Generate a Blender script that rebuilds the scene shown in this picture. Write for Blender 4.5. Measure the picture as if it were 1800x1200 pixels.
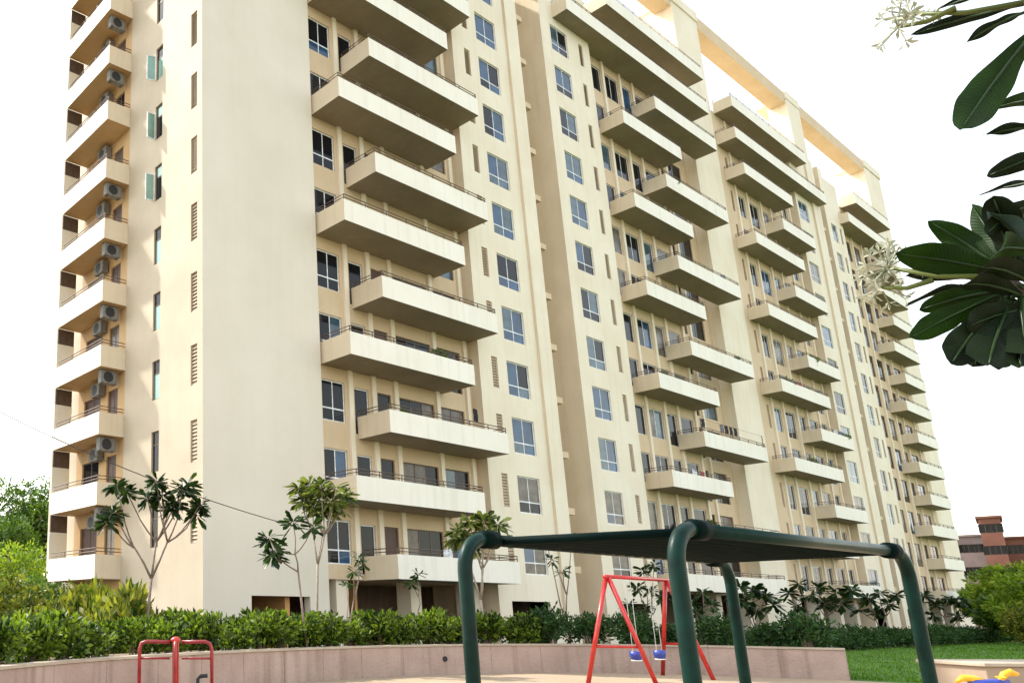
import bpy, math, random
import numpy as np
from mathutils import Vector, Matrix

# ------------------------------------------------------------------ reset
for o in list(bpy.data.objects): bpy.data.objects.remove(o)
scene = bpy.context.scene
COL = scene.collection
R = math.radians

# ------------------------------------------------------------------ camera
CAM = np.array([-17.589, -24.391, 1.6])
YAW, PITCH, ROLL, FPX, PX, PY = 0.6042, 0.2337, 0.0037, 1426.34, 322.42, 740.5
_fw = np.array([math.sin(YAW)*math.cos(PITCH), math.cos(YAW)*math.cos(PITCH), math.sin(PITCH)])
_rt = np.array([math.cos(YAW), -math.sin(YAW), 0.0])
_up = np.cross(_rt, _fw)
RT = math.cos(ROLL)*_rt + math.sin(ROLL)*_up
UP = -math.sin(ROLL)*_rt + math.cos(ROLL)*_up
cam_data = bpy.data.cameras.new('camera')
cam_data.sensor_width = 36.0
cam_data.lens = FPX/1800*36
cam_data.shift_x = (900-PX)/1800
cam_data.shift_y = (PY-600)/1800
cam_data.clip_start = 0.05
cam_data.clip_end = 5000
cam = bpy.data.objects.new('camera', cam_data)
COL.objects.link(cam)
m = Matrix.Identity(4)
for i in range(3):
    m[i][0] = RT[i]; m[i][1] = UP[i]; m[i][2] = -_fw[i]; m[i][3] = CAM[i]
cam.matrix_world = m
scene.camera = cam

# ------------------------------------------------------------------ sky, sun, exposure
SUN = Vector((-0.40, 0.90, 1.12)).normalized()          # towards the sun
world = bpy.data.worlds.new('World'); scene.world = world
world.use_nodes = True
wn = world.node_tree.nodes; wl = world.node_tree.links
bg = wn['Background']
sky = wn.new('ShaderNodeTexSky'); sky.sky_type = 'NISHITA'
sky.sun_disc = False
sky.sun_elevation = math.asin(SUN.z)
sky.sun_rotation = math.atan2(SUN.x, SUN.y)
sky.air_density = 2.0; sky.dust_density = 1.0; sky.ozone_density = 1.0
hs = wn.new('ShaderNodeHueSaturation'); hs.inputs['Saturation'].default_value = 0.38   # hazy, washed-out sky
wl.new(sky.outputs[0], hs.inputs['Color']); wl.new(hs.outputs[0], bg.inputs['Color'])
bg.inputs['Strength'].default_value = 0.15
sun_data = bpy.data.lights.new('sun', 'SUN')
sun_data.energy = 2.3; sun_data.angle = R(1.5); sun_data.color = (1.0, 0.95, 0.86)
sun = bpy.data.objects.new('sun', sun_data); COL.objects.link(sun)
sun.rotation_euler = SUN.to_track_quat('Z', 'Y').to_euler()
vs = scene.view_settings
vs.view_transform = 'Standard'; vs.look = 'None'; vs.gamma = 1.0; vs.exposure = 1.48
vs.use_curve_mapping = False

# ------------------------------------------------------------------ pixel helpers (a pixel gives a direction; distance comes from ground or size)
def ray(u, v):
    return _fw + RT*(u-PX)/FPX - UP*(v-PY)/FPX
def at(d, u, v):
    r = ray(u, v); return Vector(CAM + r*d/math.hypot(r[0], r[1]))
def on_ground(u, v, z=0.0):
    r = ray(u, v); return Vector(CAM + r*(z-CAM[2])/r[2])

# ------------------------------------------------------------------ materials
MATS = {}
def nodes_of(name):
    mt = bpy.data.materials.new(name); mt.use_nodes = True
    nt = mt.node_tree
    return mt, nt, nt.nodes, nt.links, nt.nodes['Principled BSDF']
def ramp2(n, c0, c1, p0=0.3, p1=0.7):
    r = n.new('ShaderNodeValToRGB'); e = r.color_ramp.elements
    e[0].position = p0; e[1].position = p1
    e[0].color = (*c0, 1); e[1].color = (*c1, 1)
    return r
def paint(name, c0, c1, scale=0.6, rough=0.75, streak=0.25, streak_col=(0.45, 0.38, 0.28), bump=0.04, obj=False):
    mt, nt, n, l, b = nodes_of(name)
    geo = n.new('ShaderNodeNewGeometry') if not obj else n.new('ShaderNodeTexCoord')
    src = geo.outputs['Position'] if not obj else geo.outputs['Object']
    n1 = n.new('ShaderNodeTexNoise'); n1.inputs['Scale'].default_value = scale
    n1.inputs['Detail'].default_value = 6; n1.inputs['Roughness'].default_value = 0.6
    l.new(src, n1.inputs['Vector'])
    r1 = ramp2(n, c0, c1, 0.35, 0.65); l.new(n1.outputs['Fac'], r1.inputs['Fac'])
    mp = n.new('ShaderNodeMapping'); mp.inputs['Scale'].default_value = (2.6, 2.6, 0.16)
    l.new(src, mp.inputs['Vector'])
    n2 = n.new('ShaderNodeTexNoise'); n2.inputs['Scale'].default_value = 1.3
    n2.inputs['Detail'].default_value = 5; l.new(mp.outputs[0], n2.inputs['Vector'])
    r2 = ramp2(n, (0, 0, 0), (1, 1, 1), 0.5, 0.78); l.new(n2.outputs['Fac'], r2.inputs['Fac'])
    mul = n.new('ShaderNodeMath'); mul.operation = 'MULTIPLY'; mul.inputs[1].default_value = streak
    l.new(r2.outputs[0], mul.inputs[0])
    mix = n.new('ShaderNodeMix'); mix.data_type = 'RGBA'
    l.new(mul.outputs[0], mix.inputs['Factor']); l.new(r1.outputs[0], mix.inputs['A'])
    mix.inputs['B'].default_value = (*streak_col, 1)
    l.new(mix.outputs['Result'], b.inputs['Base Color'])
    b.inputs['Roughness'].default_value = rough
    n3 = n.new('ShaderNodeTexNoise'); n3.inputs['Scale'].default_value = 14; n3.inputs['Detail'].default_value = 5
    l.new(src, n3.inputs['Vector'])
    bp = n.new('ShaderNodeBump'); bp.inputs['Strength'].default_value = bump*5; bp.inputs['Distance'].default_value = 0.02
    l.new(n3.outputs['Fac'], bp.inputs['Height']); l.new(bp.outputs[0], b.inputs['Normal'])
    MATS[name] = mt; return mt
def glossy(name, col, rough=0.25, metal=0.0, var=0.25, scale=6.0, spec=0.5, coat=0.0):
    mt, nt, n, l, b = nodes_of(name)
    tc = n.new('ShaderNodeTexCoord')
    n1 = n.new('ShaderNodeTexNoise'); n1.inputs['Scale'].default_value = scale; n1.inputs['Detail'].default_value = 4
    l.new(tc.outputs['Object'], n1.inputs['Vector'])
    r = ramp2(n, tuple(c*(1-var) for c in col), tuple(min(1, c*(1+var)) for c in col), 0.3, 0.7)
    l.new(n1.outputs['Fac'], r.inputs['Fac']); l.new(r.outputs[0], b.inputs['Base Color'])
    rr = n.new('ShaderNodeMapRange'); rr.inputs['To Min'].default_value = rough*0.8; rr.inputs['To Max'].default_value = min(1, rough*1.5)
    l.new(n1.outputs['Fac'], rr.inputs['Value']); l.new(rr.outputs[0], b.inputs['Roughness'])
    b.inputs['Metallic'].default_value = metal
    b.inputs['Specular IOR Level'].default_value = spec
    b.inputs['Coat Weight'].default_value = coat
    MATS[name] = mt; return mt
def leafmat(name, dark, light, scale=3.0, trans=0.35, rough=0.45, tint=(1.6, 1.7, 0.7)):
    mt, nt, n, l, b = nodes_of(name)
    geo = n.new('ShaderNodeNewGeometry')
    n1 = n.new('ShaderNodeTexNoise'); n1.inputs['Scale'].default_value = scale; n1.inputs['Detail'].default_value = 3
    l.new(geo.outputs['Position'], n1.inputs['Vector'])
    mixf = n.new('ShaderNodeMath'); mixf.operation = 'ADD'
    ml = n.new('ShaderNodeMath'); ml.operation = 'MULTIPLY_ADD'; ml.inputs[1].default_value = 0.5; ml.inputs[2].default_value = -0.25
    l.new(geo.outputs['Random Per Island'], ml.inputs[0])
    l.new(n1.outputs['Fac'], mixf.inputs[0]); l.new(ml.outputs[0], mixf.inputs[1])
    r = ramp2(n, dark, light, 0.3, 0.72); l.new(mixf.outputs[0], r.inputs['Fac'])
    l.new(r.outputs[0], b.inputs['Base Color'])
    b.inputs['Roughness'].default_value = rough; b.inputs['Specular IOR Level'].default_value = 0.10 if name in ('shade_leaf', 'big_leaf') else 0.25
    tr = n.new('ShaderNodeBsdfTranslucent')
    br = n.new('ShaderNodeMix'); br.data_type = 'RGBA'; br.blend_type = 'MULTIPLY'; br.inputs['Factor'].default_value = 1
    l.new(r.outputs[0], br.inputs['A']); br.inputs['B'].default_value = (*tint, 1)
    l.new(br.outputs['Result'], tr.inputs['Color'])
    ms = n.new('ShaderNodeMixShader'); ms.inputs[0].default_value = trans
    out = [x for x in n if x.type == 'OUTPUT_MATERIAL'][0]
    l.new(b.outputs[0], ms.inputs[1]); l.new(tr.outputs[0], ms.inputs[2]); l.new(ms.outputs[0], out.inputs['Surface'])
    MATS[name] = mt; return mt
def ground_mat(name, c0, c1, c2, s1=0.4, s2=18.0, bump=0.4, rough=0.9):
    mt, nt, n, l, b = nodes_of(name)
    geo = n.new('ShaderNodeNewGeometry')
    n1 = n.new('ShaderNodeTexNoise'); n1.inputs['Scale'].default_value = s1; n1.inputs['Detail'].default_value = 8
    n2 = n.new('ShaderNodeTexNoise'); n2.inputs['Scale'].default_value = s2; n2.inputs['Detail'].default_value = 6
    for q in (n1, n2): l.new(geo.outputs['Position'], q.inputs['Vector'])
    r1 = ramp2(n, c0, c1, 0.35, 0.65); l.new(n1.outputs['Fac'], r1.inputs['Fac'])
    mix = n.new('ShaderNodeMix'); mix.data_type = 'RGBA'
    r2 = ramp2(n, (0, 0, 0), (0.6, 0.6, 0.6), 0.45, 0.75); l.new(n2.outputs['Fac'], r2.inputs['Fac'])
    l.new(r2.outputs[0], mix.inputs['Factor']); l.new(r1.outputs[0], mix.inputs['A'])
    mix.inputs['B'].default_value = (*c2, 1)
    l.new(mix.outputs['Result'], b.inputs['Base Color'])
    bp = n.new('ShaderNodeBump'); bp.inputs['Strength'].default_value = bump; bp.inputs['Distance'].default_value = 0.03
    l.new(n2.outputs['Fac'], bp.inputs['Height']); l.new(bp.outputs[0], b.inputs['Normal'])
    b.inputs['Roughness'].default_value = rough
    MATS[name] = mt; return mt

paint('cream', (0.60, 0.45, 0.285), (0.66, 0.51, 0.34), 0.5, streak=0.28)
paint('bounce_cream', (0.46, 0.28, 0.12), (0.52, 0.335, 0.16), 0.6, streak=0.3)  # cream with warm bounced light put into the colour, for the side balconies
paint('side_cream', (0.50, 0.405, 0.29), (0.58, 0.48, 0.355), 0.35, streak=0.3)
paint('balcony_white', (0.83, 0.775, 0.68), (0.88, 0.83, 0.745), 0.4, streak=0.24, streak_col=(0.50, 0.43, 0.33))
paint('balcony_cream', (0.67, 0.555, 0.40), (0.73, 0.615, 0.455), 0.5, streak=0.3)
paint('soffit_shade', (0.24, 0.185, 0.125), (0.29, 0.225, 0.155), 0.5, streak=0.2)  # cream slab undersides, darkened in the colour to stand for shade
paint('ivory', (0.77, 0.67, 0.52), (0.82, 0.74, 0.60), 0.4, streak=0.2, streak_col=(0.46, 0.38, 0.28))
paint('pale_front', (0.66, 0.595, 0.49), (0.72, 0.655, 0.555), 0.22, streak=0.07, streak_col=(0.46, 0.41, 0.33))
paint('louvre_paint', (0.44, 0.34, 0.24), (0.52, 0.41, 0.30), 1.0, streak=0.1)
paint('plaster_pink', (0.34, 0.24, 0.20), (0.43, 0.315, 0.265), 0.9, 0.85, streak=0.75, streak_col=(0.17, 0.11, 0.085), bump=0.2)
paint('coping_stone', (0.36, 0.29, 0.22), (0.45, 0.37, 0.285), 1.5, 0.85, streak=0.3, bump=0.1)
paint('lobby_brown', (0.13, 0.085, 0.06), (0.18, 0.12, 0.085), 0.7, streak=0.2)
paint('orange_wall', (0.55, 0.28, 0.10), (0.62, 0.34, 0.13), 0.7, streak=0.2)
paint('brick_red', (0.17, 0.065, 0.045), (0.24, 0.095, 0.065), 0.5, 0.9, streak=0.3, streak_col=(0.2, 0.1, 0.08))
paint('grey_concrete', (0.20, 0.15, 0.14), (0.26, 0.20, 0.18), 0.4, 0.9, streak=0.4, streak_col=(0.18, 0.16, 0.15))
paint('beige_block', (0.30, 0.22, 0.16), (0.36, 0.27, 0.20), 1.2, 0.85, streak=0.25)
glossy('rail_metal', (0.13, 0.085, 0.06), 0.4, 0.3)
glossy('white_frame', (0.72, 0.74, 0.76), 0.35)
glossy('brown_frame', (0.10, 0.065, 0.045), 0.45)
glossy('glass_blue', (0.018, 0.060, 0.130), 0.06, 0.0, 0.55, 0.9, 0.4)
glossy('glass_teal', (0.045, 0.085, 0.115), 0.07, 0.0, 0.5, 1.3, 0.5)
glossy('glass_dark', (0.008, 0.009, 0.012), 0.06, 0.0, 0.4, 0.5, 0.2)
glossy('glass_curtain', (0.12, 0.10, 0.08), 0.2, 0.0, 0.5, 2.0, 0.3)
glossy('glass_green', (0.20, 0.36, 0.30), 0.08, 0.0, 0.2, 1.0, 1.0)
glossy('door_wood', (0.07, 0.03, 0.02), 0.45)
glossy('ac_white', (0.20, 0.19, 0.175), 0.6, spec=0.2)
glossy('ac_grille', (0.02, 0.022, 0.025), 0.5)
glossy('green_pipe', (0.0012, 0.018, 0.013), 0.34, 0.0, 0.4, 9.0, 0.14, 0.03)
glossy('dark_cap', (0.002, 0.008, 0.007), 0.55, 0.0, 0.25, 6.0, 0.04)
glossy('red_pipe', (0.46, 0.016, 0.012), 0.30, 0.0, 0.2, 9.0, 0.5, 0.3)
glossy('maroon_pipe', (0.26, 0.014, 0.018), 0.35, 0.0, 0.25, 9.0, 0.5, 0.2)
glossy('black_rubber', (0.012, 0.012, 0.014), 0.6)
glossy('blue_plastic', (0.03, 0.05, 0.30), 0.35)
glossy('white_plastic', (0.75, 0.75, 0.75), 0.35)
glossy('yellow_plastic', (0.80, 0.42, 0.02), 0.35)
glossy('chain_steel', (0.45, 0.45, 0.45), 0.35, 0.9)
glossy('cable_black', (0.05, 0.045, 0.04), 0.6)
glossy('dark_cloth', (0.012, 0.012, 0.016), 0.9)
glossy('grey_cloth', (0.16, 0.15, 0.17), 0.9)
glossy('terracotta', (0.30, 0.12, 0.06), 0.8)
leafmat('hedge_leaf', (0.010, 0.028, 0.006), (0.17, 0.24, 0.025), 1.6, 0.38)
leafmat('dark_hedge_leaf', (0.012, 0.040, 0.010), (0.05, 0.11, 0.025), 2.0, 0.2)
leafmat('croton_leaf', (0.028, 0.06, 0.010), (0.26, 0.255, 0.035), 2.0)
leafmat('plumeria_leaf', (0.008, 0.022, 0.007), (0.035, 0.07, 0.016), 3.0, 0.22, 0.35)
leafmat('plumeria_light_leaf', (0.02, 0.04, 0.01), (0.22, 0.25, 0.07), 4.0, 0.3, 0.35)
leafmat('tree_leaf', (0.025, 0.070, 0.012), (0.13, 0.21, 0.03), 0.9, 0.3)
leafmat('lime_leaf', (0.09, 0.17, 0.015), (0.30, 0.38, 0.04), 0.9, 0.35)
leafmat('grass_leaf', (0.06, 0.15, 0.012), (0.13, 0.25, 0.025), 0.7, 0.3)
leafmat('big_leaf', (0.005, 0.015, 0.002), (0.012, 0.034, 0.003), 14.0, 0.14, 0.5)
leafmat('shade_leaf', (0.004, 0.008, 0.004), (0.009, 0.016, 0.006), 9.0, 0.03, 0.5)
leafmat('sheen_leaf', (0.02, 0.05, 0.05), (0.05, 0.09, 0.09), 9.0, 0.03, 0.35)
leafmat('petal', (0.20, 0.22, 0.13), (0.50, 0.50, 0.40), 40.0, 0.25, 0.5, (1, 1, 0.9))
paint('bark', (0.16, 0.11, 0.085), (0.26, 0.19, 0.15), 7.0, 0.9, streak=0.2, bump=0.2)
paint('dark_bark', (0.03, 0.022, 0.016), (0.06, 0.045, 0.034), 9.0, 0.9, streak=0.2, bump=0.2)
paint('pale_bark', (0.22, 0.18, 0.14), (0.34, 0.28, 0.22), 9.0, 0.9, streak=0.2, bump=0.2)
ground_mat('sand_tiles', (0.34, 0.25, 0.165), (0.40, 0.30, 0.20), (0.27, 0.19, 0.125), 0.5, 22)
ground_mat('lawn', (0.06, 0.14, 0.012), (0.10, 0.20, 0.020), (0.13, 0.22, 0.03), 0.3, 30, 0.8)
ground_mat('soil', (0.16, 0.11, 0.07), (0.24, 0.17, 0.11), (0.10, 0.07, 0.045), 0.6, 14, 0.8)
ground_mat('paving', (0.06, 0.055, 0.05), (0.09, 0.08, 0.07), (0.05, 0.045, 0.04), 0.4, 16)
ground_mat('far_ground', (0.07, 0.075, 0.035), (0.11, 0.10, 0.055), (0.05, 0.06, 0.025), 0.05, 2.0)

def add_veins(name, k=26.0, strength=0.6):
    mt = MATS[name]; nt = mt.node_tree; n = nt.nodes; l = nt.links
    uv = n.new('ShaderNodeUVMap'); uv.uv_map = 'blade'; sp_ = n.new('ShaderNodeSeparateXYZ'); l.new(uv.outputs[0], sp_.inputs[0])
    a = n.new('ShaderNodeMath'); a.operation = 'MULTIPLY_ADD'; a.inputs[1].default_value = -0.10; l.new(sp_.outputs['X'], a.inputs[0]); l.new(sp_.outputs['Y'], a.inputs[2])
    b_ = n.new('ShaderNodeMath'); b_.operation = 'MULTIPLY'; b_.inputs[1].default_value = k; l.new(a.outputs[0], b_.inputs[0])
    f = n.new('ShaderNodeMath'); f.operation = 'PINGPONG'; f.inputs[1].default_value = 0.5; l.new(b_.outputs[0], f.inputs[0])
    mr = n.new('ShaderNodeMapRange'); mr.inputs['From Max'].default_value = 0.14; mr.inputs['To Min'].default_value = 1.0; mr.inputs['To Max'].default_value = 0.0; l.new(f.outputs[0], mr.inputs['Value'])
    bp_ = n.new('ShaderNodeBump'); bp_.inputs['Strength'].default_value = strength; bp_.inputs['Distance'].default_value = 0.004; bp_.invert = True
    l.new(mr.outputs[0], bp_.inputs['Height'])
    pb_ = n['Principled BSDF']; l.new(bp_.outputs[0], pb_.inputs['Normal'])
    src = pb_.inputs['Base Color'].links[0].from_socket
    mx = n.new('ShaderNodeMix'); mx.data_type = 'RGBA'; sc_ = n.new('ShaderNodeMath'); sc_.operation = 'MULTIPLY'; sc_.inputs[1].default_value = 0.35
    l.new(mr.outputs[0], sc_.inputs[0]); l.new(sc_.outputs[0], mx.inputs['Factor']); l.new(src, mx.inputs['A']); mx.inputs['B'].default_value = (0.05, 0.10, 0.02, 1)
    l.new(mx.outputs['Result'], pb_.inputs['Base Color'])
for nm in ('big_leaf', 'shade_leaf', 'sheen_leaf'): add_veins(nm)

# ------------------------------------------------------------------ mesh building
class MB:
    def __init__(self): self.v = []; self.f = []; self.mi = []; self.cur = 0
    def box(self, x0, x1, y0, y1, z0, z1):
        b = len(self.v)
        self.v += [(x0,y0,z0),(x1,y0,z0),(x1,y1,z0),(x0,y1,z0),(x0,y0,z1),(x1,y0,z1),(x1,y1,z1),(x0,y1,z1)]
        fs = [(0,3,2,1),(4,5,6,7),(0,1,5,4),(1,2,6,5),(2,3,7,6),(3,0,4,7)]
        self.f += [tuple(b+i for i in q) for q in fs]; self.mi += [self.cur]*6
        return self
    def quad(self, a, b_, c, d):
        b = len(self.v); self.v += [tuple(a), tuple(b_), tuple(c), tuple(d)]
        self.f.append((b, b+1, b+2, b+3)); self.mi.append(self.cur)
    def tube(self, pts, rads, seg=8, cap=True):
        pts = [Vector(p) for p in pts]
        if not hasattr(rads, '__len__'): rads = [rads]*len(pts)
        b = len(self.v); prev = None
        for i, p in enumerate(pts):
            t = (pts[min(i+1, len(pts)-1)] - pts[max(i-1, 0)]).normalized()
            if prev is None:
                a = Vector((0, 0, 1)) if abs(t.z) < 0.9 else Vector((1, 0, 0))
                nrm = t.cross(a).normalized()
            else:
                nrm = (prev - t*prev.dot(t)).normalized()
            prev = nrm; bi = t.cross(nrm)
            for k in range(seg):
                an = 2*math.pi*k/seg
                q = p + (nrm*math.cos(an) + bi*math.sin(an))*rads[i]
                self.v.append(tuple(q))
        for i in range(len(pts)-1):
            for k in range(seg):
                k2 = (k+1) % seg
                self.f.append((b+i*seg+k, b+i*seg+k2, b+(i+1)*seg+k2, b+(i+1)*seg+k)); self.mi.append(self.cur)
        if cap:
            self.f.append(tuple(b+k for k in range(seg))[::-1]); self.mi.append(self.cur)
            e = b+(len(pts)-1)*seg
            self.f.append(tuple(e+k for k in range(seg))); self.mi.append(self.cur)
        return self
    def lathe(self, prof, cx=0, cy=0, seg=20):
        b = len(self.v)
        for r, z in prof:
            for k in range(seg):
                an = 2*math.pi*k/seg; self.v.append((cx+r*math.cos(an), cy+r*math.sin(an), z))
        for i in range(len(prof)-1):
            for k in range(seg):
                k2 = (k+1) % seg
                self.f.append((b+i*seg+k, b+i*seg+k2, b+(i+1)*seg+k2, b+(i+1)*seg+k)); self.mi.append(self.cur)
        self.f.append(tuple(b+k for k in range(seg))[::-1]); self.mi.append(self.cur)
        e = b+(len(prof)-1)*seg
        self.f.append(tuple(e+k for k in range(seg))); self.mi.append(self.cur)
        return self
    def mesh(self, name, mats, smooth=False):
        me = bpy.data.meshes.new(name)
        me.from_pydata(self.v, [], self.f)
        for mt in (mats if isinstance(mats, (list, tuple)) else [mats]): me.materials.append(MATS[mt])
        if any(self.mi): me.polygons.foreach_set('material_index', self.mi)
        if smooth: me.polygons.foreach_set('use_smooth', [True]*len(me.polygons))
        me.update(); return me
    def build(self, name, mats, parent=None, smooth=False, loc=None):
        return link(name, self.mesh(name, mats, smooth), parent, loc)
def link(name, me, parent=None, loc=None, rotz=0):
    o = bpy.data.objects.new(name, me); COL.objects.link(o)
    if parent is not None: o.parent = parent
    if loc is not None: o.location = loc
    if rotz: o.rotation_euler = (0, 0, rotz)
    return o
def tag(o, label=None, cat=None, group=None, kind=None):
    if label: o['label'] = label
    if cat: o['category'] = cat
    if group: o['group'] = group
    if kind: o['kind'] = kind
    return o
def thing(name, label, cat, loc=(0, 0, 0), group=None, rotz=0):
    o = link(name, None, None, loc, rotz); o.empty_display_size = 0.2
    return tag(o, label, cat, group)
def bevel(o, w=0.01, seg=2):
    md = o.modifiers.new('bevel', 'BEVEL'); md.width = w; md.segments = seg; md.limit_method = 'ANGLE'; return o

def leaf_mesh(name, base, tipv, wid, mat, fold=0.25, smooth=False):
    """base, tipv, wid: (n,3) arrays: leaf base point, vector to the tip, half-width vector."""
    n = len(base)
    nrm = np.cross(tipv, wid); nrm /= (np.linalg.norm(nrm, axis=1, keepdims=True)+1e-9)
    wl_ = np.linalg.norm(wid, axis=1, keepdims=True)
    mid = base + tipv*0.55
    V = np.stack([base, mid+wid+nrm*wl_*fold, base+tipv, mid-wid+nrm*wl_*fold], axis=1).reshape(-1, 3)
    F = np.arange(4*n).reshape(n, 4)
    tri = np.concatenate([F[:, [0, 1, 2]], F[:, [0, 2, 3]]], axis=0)
    me = bpy.data.meshes.new(name)
    me.vertices.add(len(V)); me.vertices.foreach_set('co', V.astype(np.float32).ravel())
    nt = len(tri)
    me.loops.add(nt*3); me.loops.foreach_set('vertex_index', tri.astype(np.int32).ravel())
    me.polygons.add(nt)
    me.polygons.foreach_set('loop_start', (np.arange(nt)*3).astype(np.int32))
    me.polygons.foreach_set('loop_total', np.full(nt, 3, np.int32))
    me.materials.append(MATS[mat]); me.update(); me.validate()
    return me
def oblong_mesh(name, base, tipv, wid, mat):
    n = len(base)
    nrm = np.cross(tipv, wid); nrm /= (np.linalg.norm(nrm, axis=1, keepdims=True)+1e-9)
    wl_ = np.linalg.norm(wid, axis=1, keepdims=True)
    dr = np.array([0, 0, -1.0])*np.linalg.norm(tipv, axis=1, keepdims=True)
    P = [base, base+tipv*.4+wid*.75+nrm*wl_*.25, base+tipv*.78+wid+nrm*wl_*.3+dr*.05, base+tipv+dr*.14, base+tipv*.78-wid+nrm*wl_*.3+dr*.05, base+tipv*.4-wid*.75+nrm*wl_*.25, base+tipv*.4, base+tipv*.78+dr*.05]
    V = np.stack(P, axis=1).reshape(-1, 3); o8 = (np.arange(n)*8)[:, None]
    quads = [(6,1,0,5)]
    tri = np.concatenate([o8+np.array(t) for t in ((0,6,1),(0,5,6),(1,6,7),(1,7,2),(5,4,7),(5,7,6),(2,7,3),(7,4,3))], axis=0)
    me = bpy.data.meshes.new(name)
    me.vertices.add(len(V)); me.vertices.foreach_set('co', V.astype(np.float32).ravel())
    nt = len(tri)
    me.loops.add(nt*3); me.loops.foreach_set('vertex_index', tri.astype(np.int32).ravel())
    me.polygons.add(nt)
    me.polygons.foreach_set('loop_start', (np.arange(nt)*3).astype(np.int32)); me.polygons.foreach_set('loop_total', np.full(nt, 3, np.int32))
    me.polygons.foreach_set('use_smooth', [True]*nt)
    me.materials.append(MATS[mat]); me.update(); me.validate()
    return me
def unit(a): return a/(np.linalg.norm(a, axis=1, keepdims=True)+1e-9)
def clump_leaves(rng, clumps, per, size, asp=0.42, up=0.25, droop=0.0):
    """clumps: (n,4) centre+radius; leaves spread through each clump's outer volume, pointing outward."""
    B = []; T = []; W = []
    for c in clumps:
        d = unit(rng.normal(size=(per, 3)))
        r = c[3]*(0.35+0.75*rng.random((per, 1))**0.6)
        p = c[:3] + d*r*np.array([1, 1, 0.9])
        dirv = unit(d*0.8 + rng.normal(size=(per, 3))*0.6 + np.array([0, 0, up]))
        dirv[:, 2] -= droop
        s = size*(0.6+0.8*rng.random((per, 1)))
        w = unit(np.cross(dirv, rng.normal(size=(per, 3))))
        B.append(p); T.append(dirv*s); W.append(w*s*asp*0.5)
    return np.concatenate(B), np.concatenate(T), np.concatenate(W)

# ================================================================== GROUND
def sheet(name, pts, z, mat):
    b = MB(); n = len(pts)
    b.v = [(p[0], p[1], z) for p in pts]; b.f = [tuple(range(n))]; b.mi = [0]
    o = b.build(name, mat); tag(o, kind='structure'); return o
sheet('ground', [(-3000,-3000),(3000,-3000),(3000,3000),(-3000,3000)], -0.012, 'far_ground')
sheet('lawn', [(9.0,-60),(140,-60),(140,-6.5),(9.0,-6.5)], -0.004, 'lawn')
sheet('pavement', [(-14,-4.5),(118,-4.5),(118,24),(-14,24)], 0.0, 'paving')

# planter wall line (front base), concave round the playground
WALL = [(-18.5,-24.2),(-17.3,-19.6),(-15.6,-15.6),(-13.2,-12.6),(-10.2,-10.7),(-6.8,-9.5),(-3.2,-8.85),(0.4,-8.75),(3.6,-9.4),(6.3,-10.9),(8.1,-13.1),(9.25,-16.1)]
def smooth_line(P, n):
    P = [Vector((p[0], p[1])) for p in P]; out = []
    segs = len(P)-1
    for i in range(n+1):
        t = i/n*segs; k = min(int(t), segs-1); t -= k
        p0 = P[max(k-1, 0)]; p1 = P[k]; p2 = P[k+1]; p3 = P[min(k+2, segs)]
        out.append(0.5*((2*p1)+(-p0+p2)*t+(2*p0-5*p1+4*p2-p3)*t*t+(-p0+3*p1-3*p2+p3)*t*t*t))
    return out
WL = smooth_line(WALL, 220)
def normals(L):
    out = []
    for i in range(len(L)):
        t = (L[min(i+1, len(L)-1)]-L[max(i-1, 0)]).normalized(); out.append(Vector((-t.y, t.x)))
    return out
WN = normals(WL)    # points away from the playground
sheet('playground_floor', [(p.x+n.x*0.05, p.y+n.y*0.05) for p, n in zip(WL, WN)]+[(9.4,-40),(-30,-40),(-30,-25)], 0.004, 'sand_tiles')
# planting bed behind the wall
bedo = [(p.x+n.x*0.22, p.y+n.y*0.22) for p, n in zip(WL, WN)]
BZ = 0.72
b = MB()
for i in range(len(WL)-1):
    a0 = WL[i]+WN[i]*0.2; a1 = WL[i+1]+WN[i+1]*0.2
    w0 = 2.2 if i < 150 else 1.8
    c0 = WL[i]+WN[i]*w0; c1 = WL[i+1]+WN[i+1]*w0
    b.quad((a0.x,a0.y,BZ),(a1.x,a1.y,BZ),(c1.x,c1.y,BZ),(c0.x,c0.y,BZ))
    d0 = WL[i]+WN[i]*(w0+0.9); d1 = WL[i+1]+WN[i+1]*(w0+0.9)
    b.quad((c0.x,c0.y,BZ),(c1.x,c1.y,BZ),(d1.x,d1.y,-0.05),(d0.x,d0.y,-0.05))
tag(b.build('planting_bed', 'soil'), kind='structure')

# planter wall: panels with recessed joints and a coping
pw = thing('planter_wall', 'low curved pink plaster planter wall round the playground under the hedge', 'wall')
acc = 0; start = 0; seglen = 1.45; panels = []
for i in range(1, len(WL)):
    acc += (WL[i]-WL[i-1]).length
    if acc >= seglen or i == len(WL)-1:
        panels.append((start, i)); start = i; acc = 0
def strip_solid(mb, L, N, i0, i1, off0, off1, z0, z1, trim=0.0):
    idx = list(range(i0, i1+1)); rows = []
    for j in idx:
        p = L[j]; 
        if trim and j in (i0, i1):
            t = (L[min(j+1, len(L)-1)]-L[max(j-1, 0)]).normalized(); p = p + t*(trim if j == i0 else -trim)
        a = p+N[j]*off0; c = p+N[j]*off1
        rows.append([(a.x,a.y,z0),(c.x,c.y,z0),(c.x,c.y,z1),(a.x,a.y,z1)])
    bs = len(mb.v)
    for r in rows: mb.v += r
    for k in range(len(rows)-1):
        for q in range(4):
            q2 = (q+1) % 4
            mb.f.append((bs+k*4+q, bs+k*4+q2, bs+(k+1)*4+q2, bs+(k+1)*4+q)); mb.mi.append(0)
    mb.f.append(tuple(bs+q for q in range(4))); mb.mi.append(0)
    e = bs+(len(rows)-1)*4
    mb.f.append(tuple(e+q for q in range(4))[::-1]); mb.mi.append(0)
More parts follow.
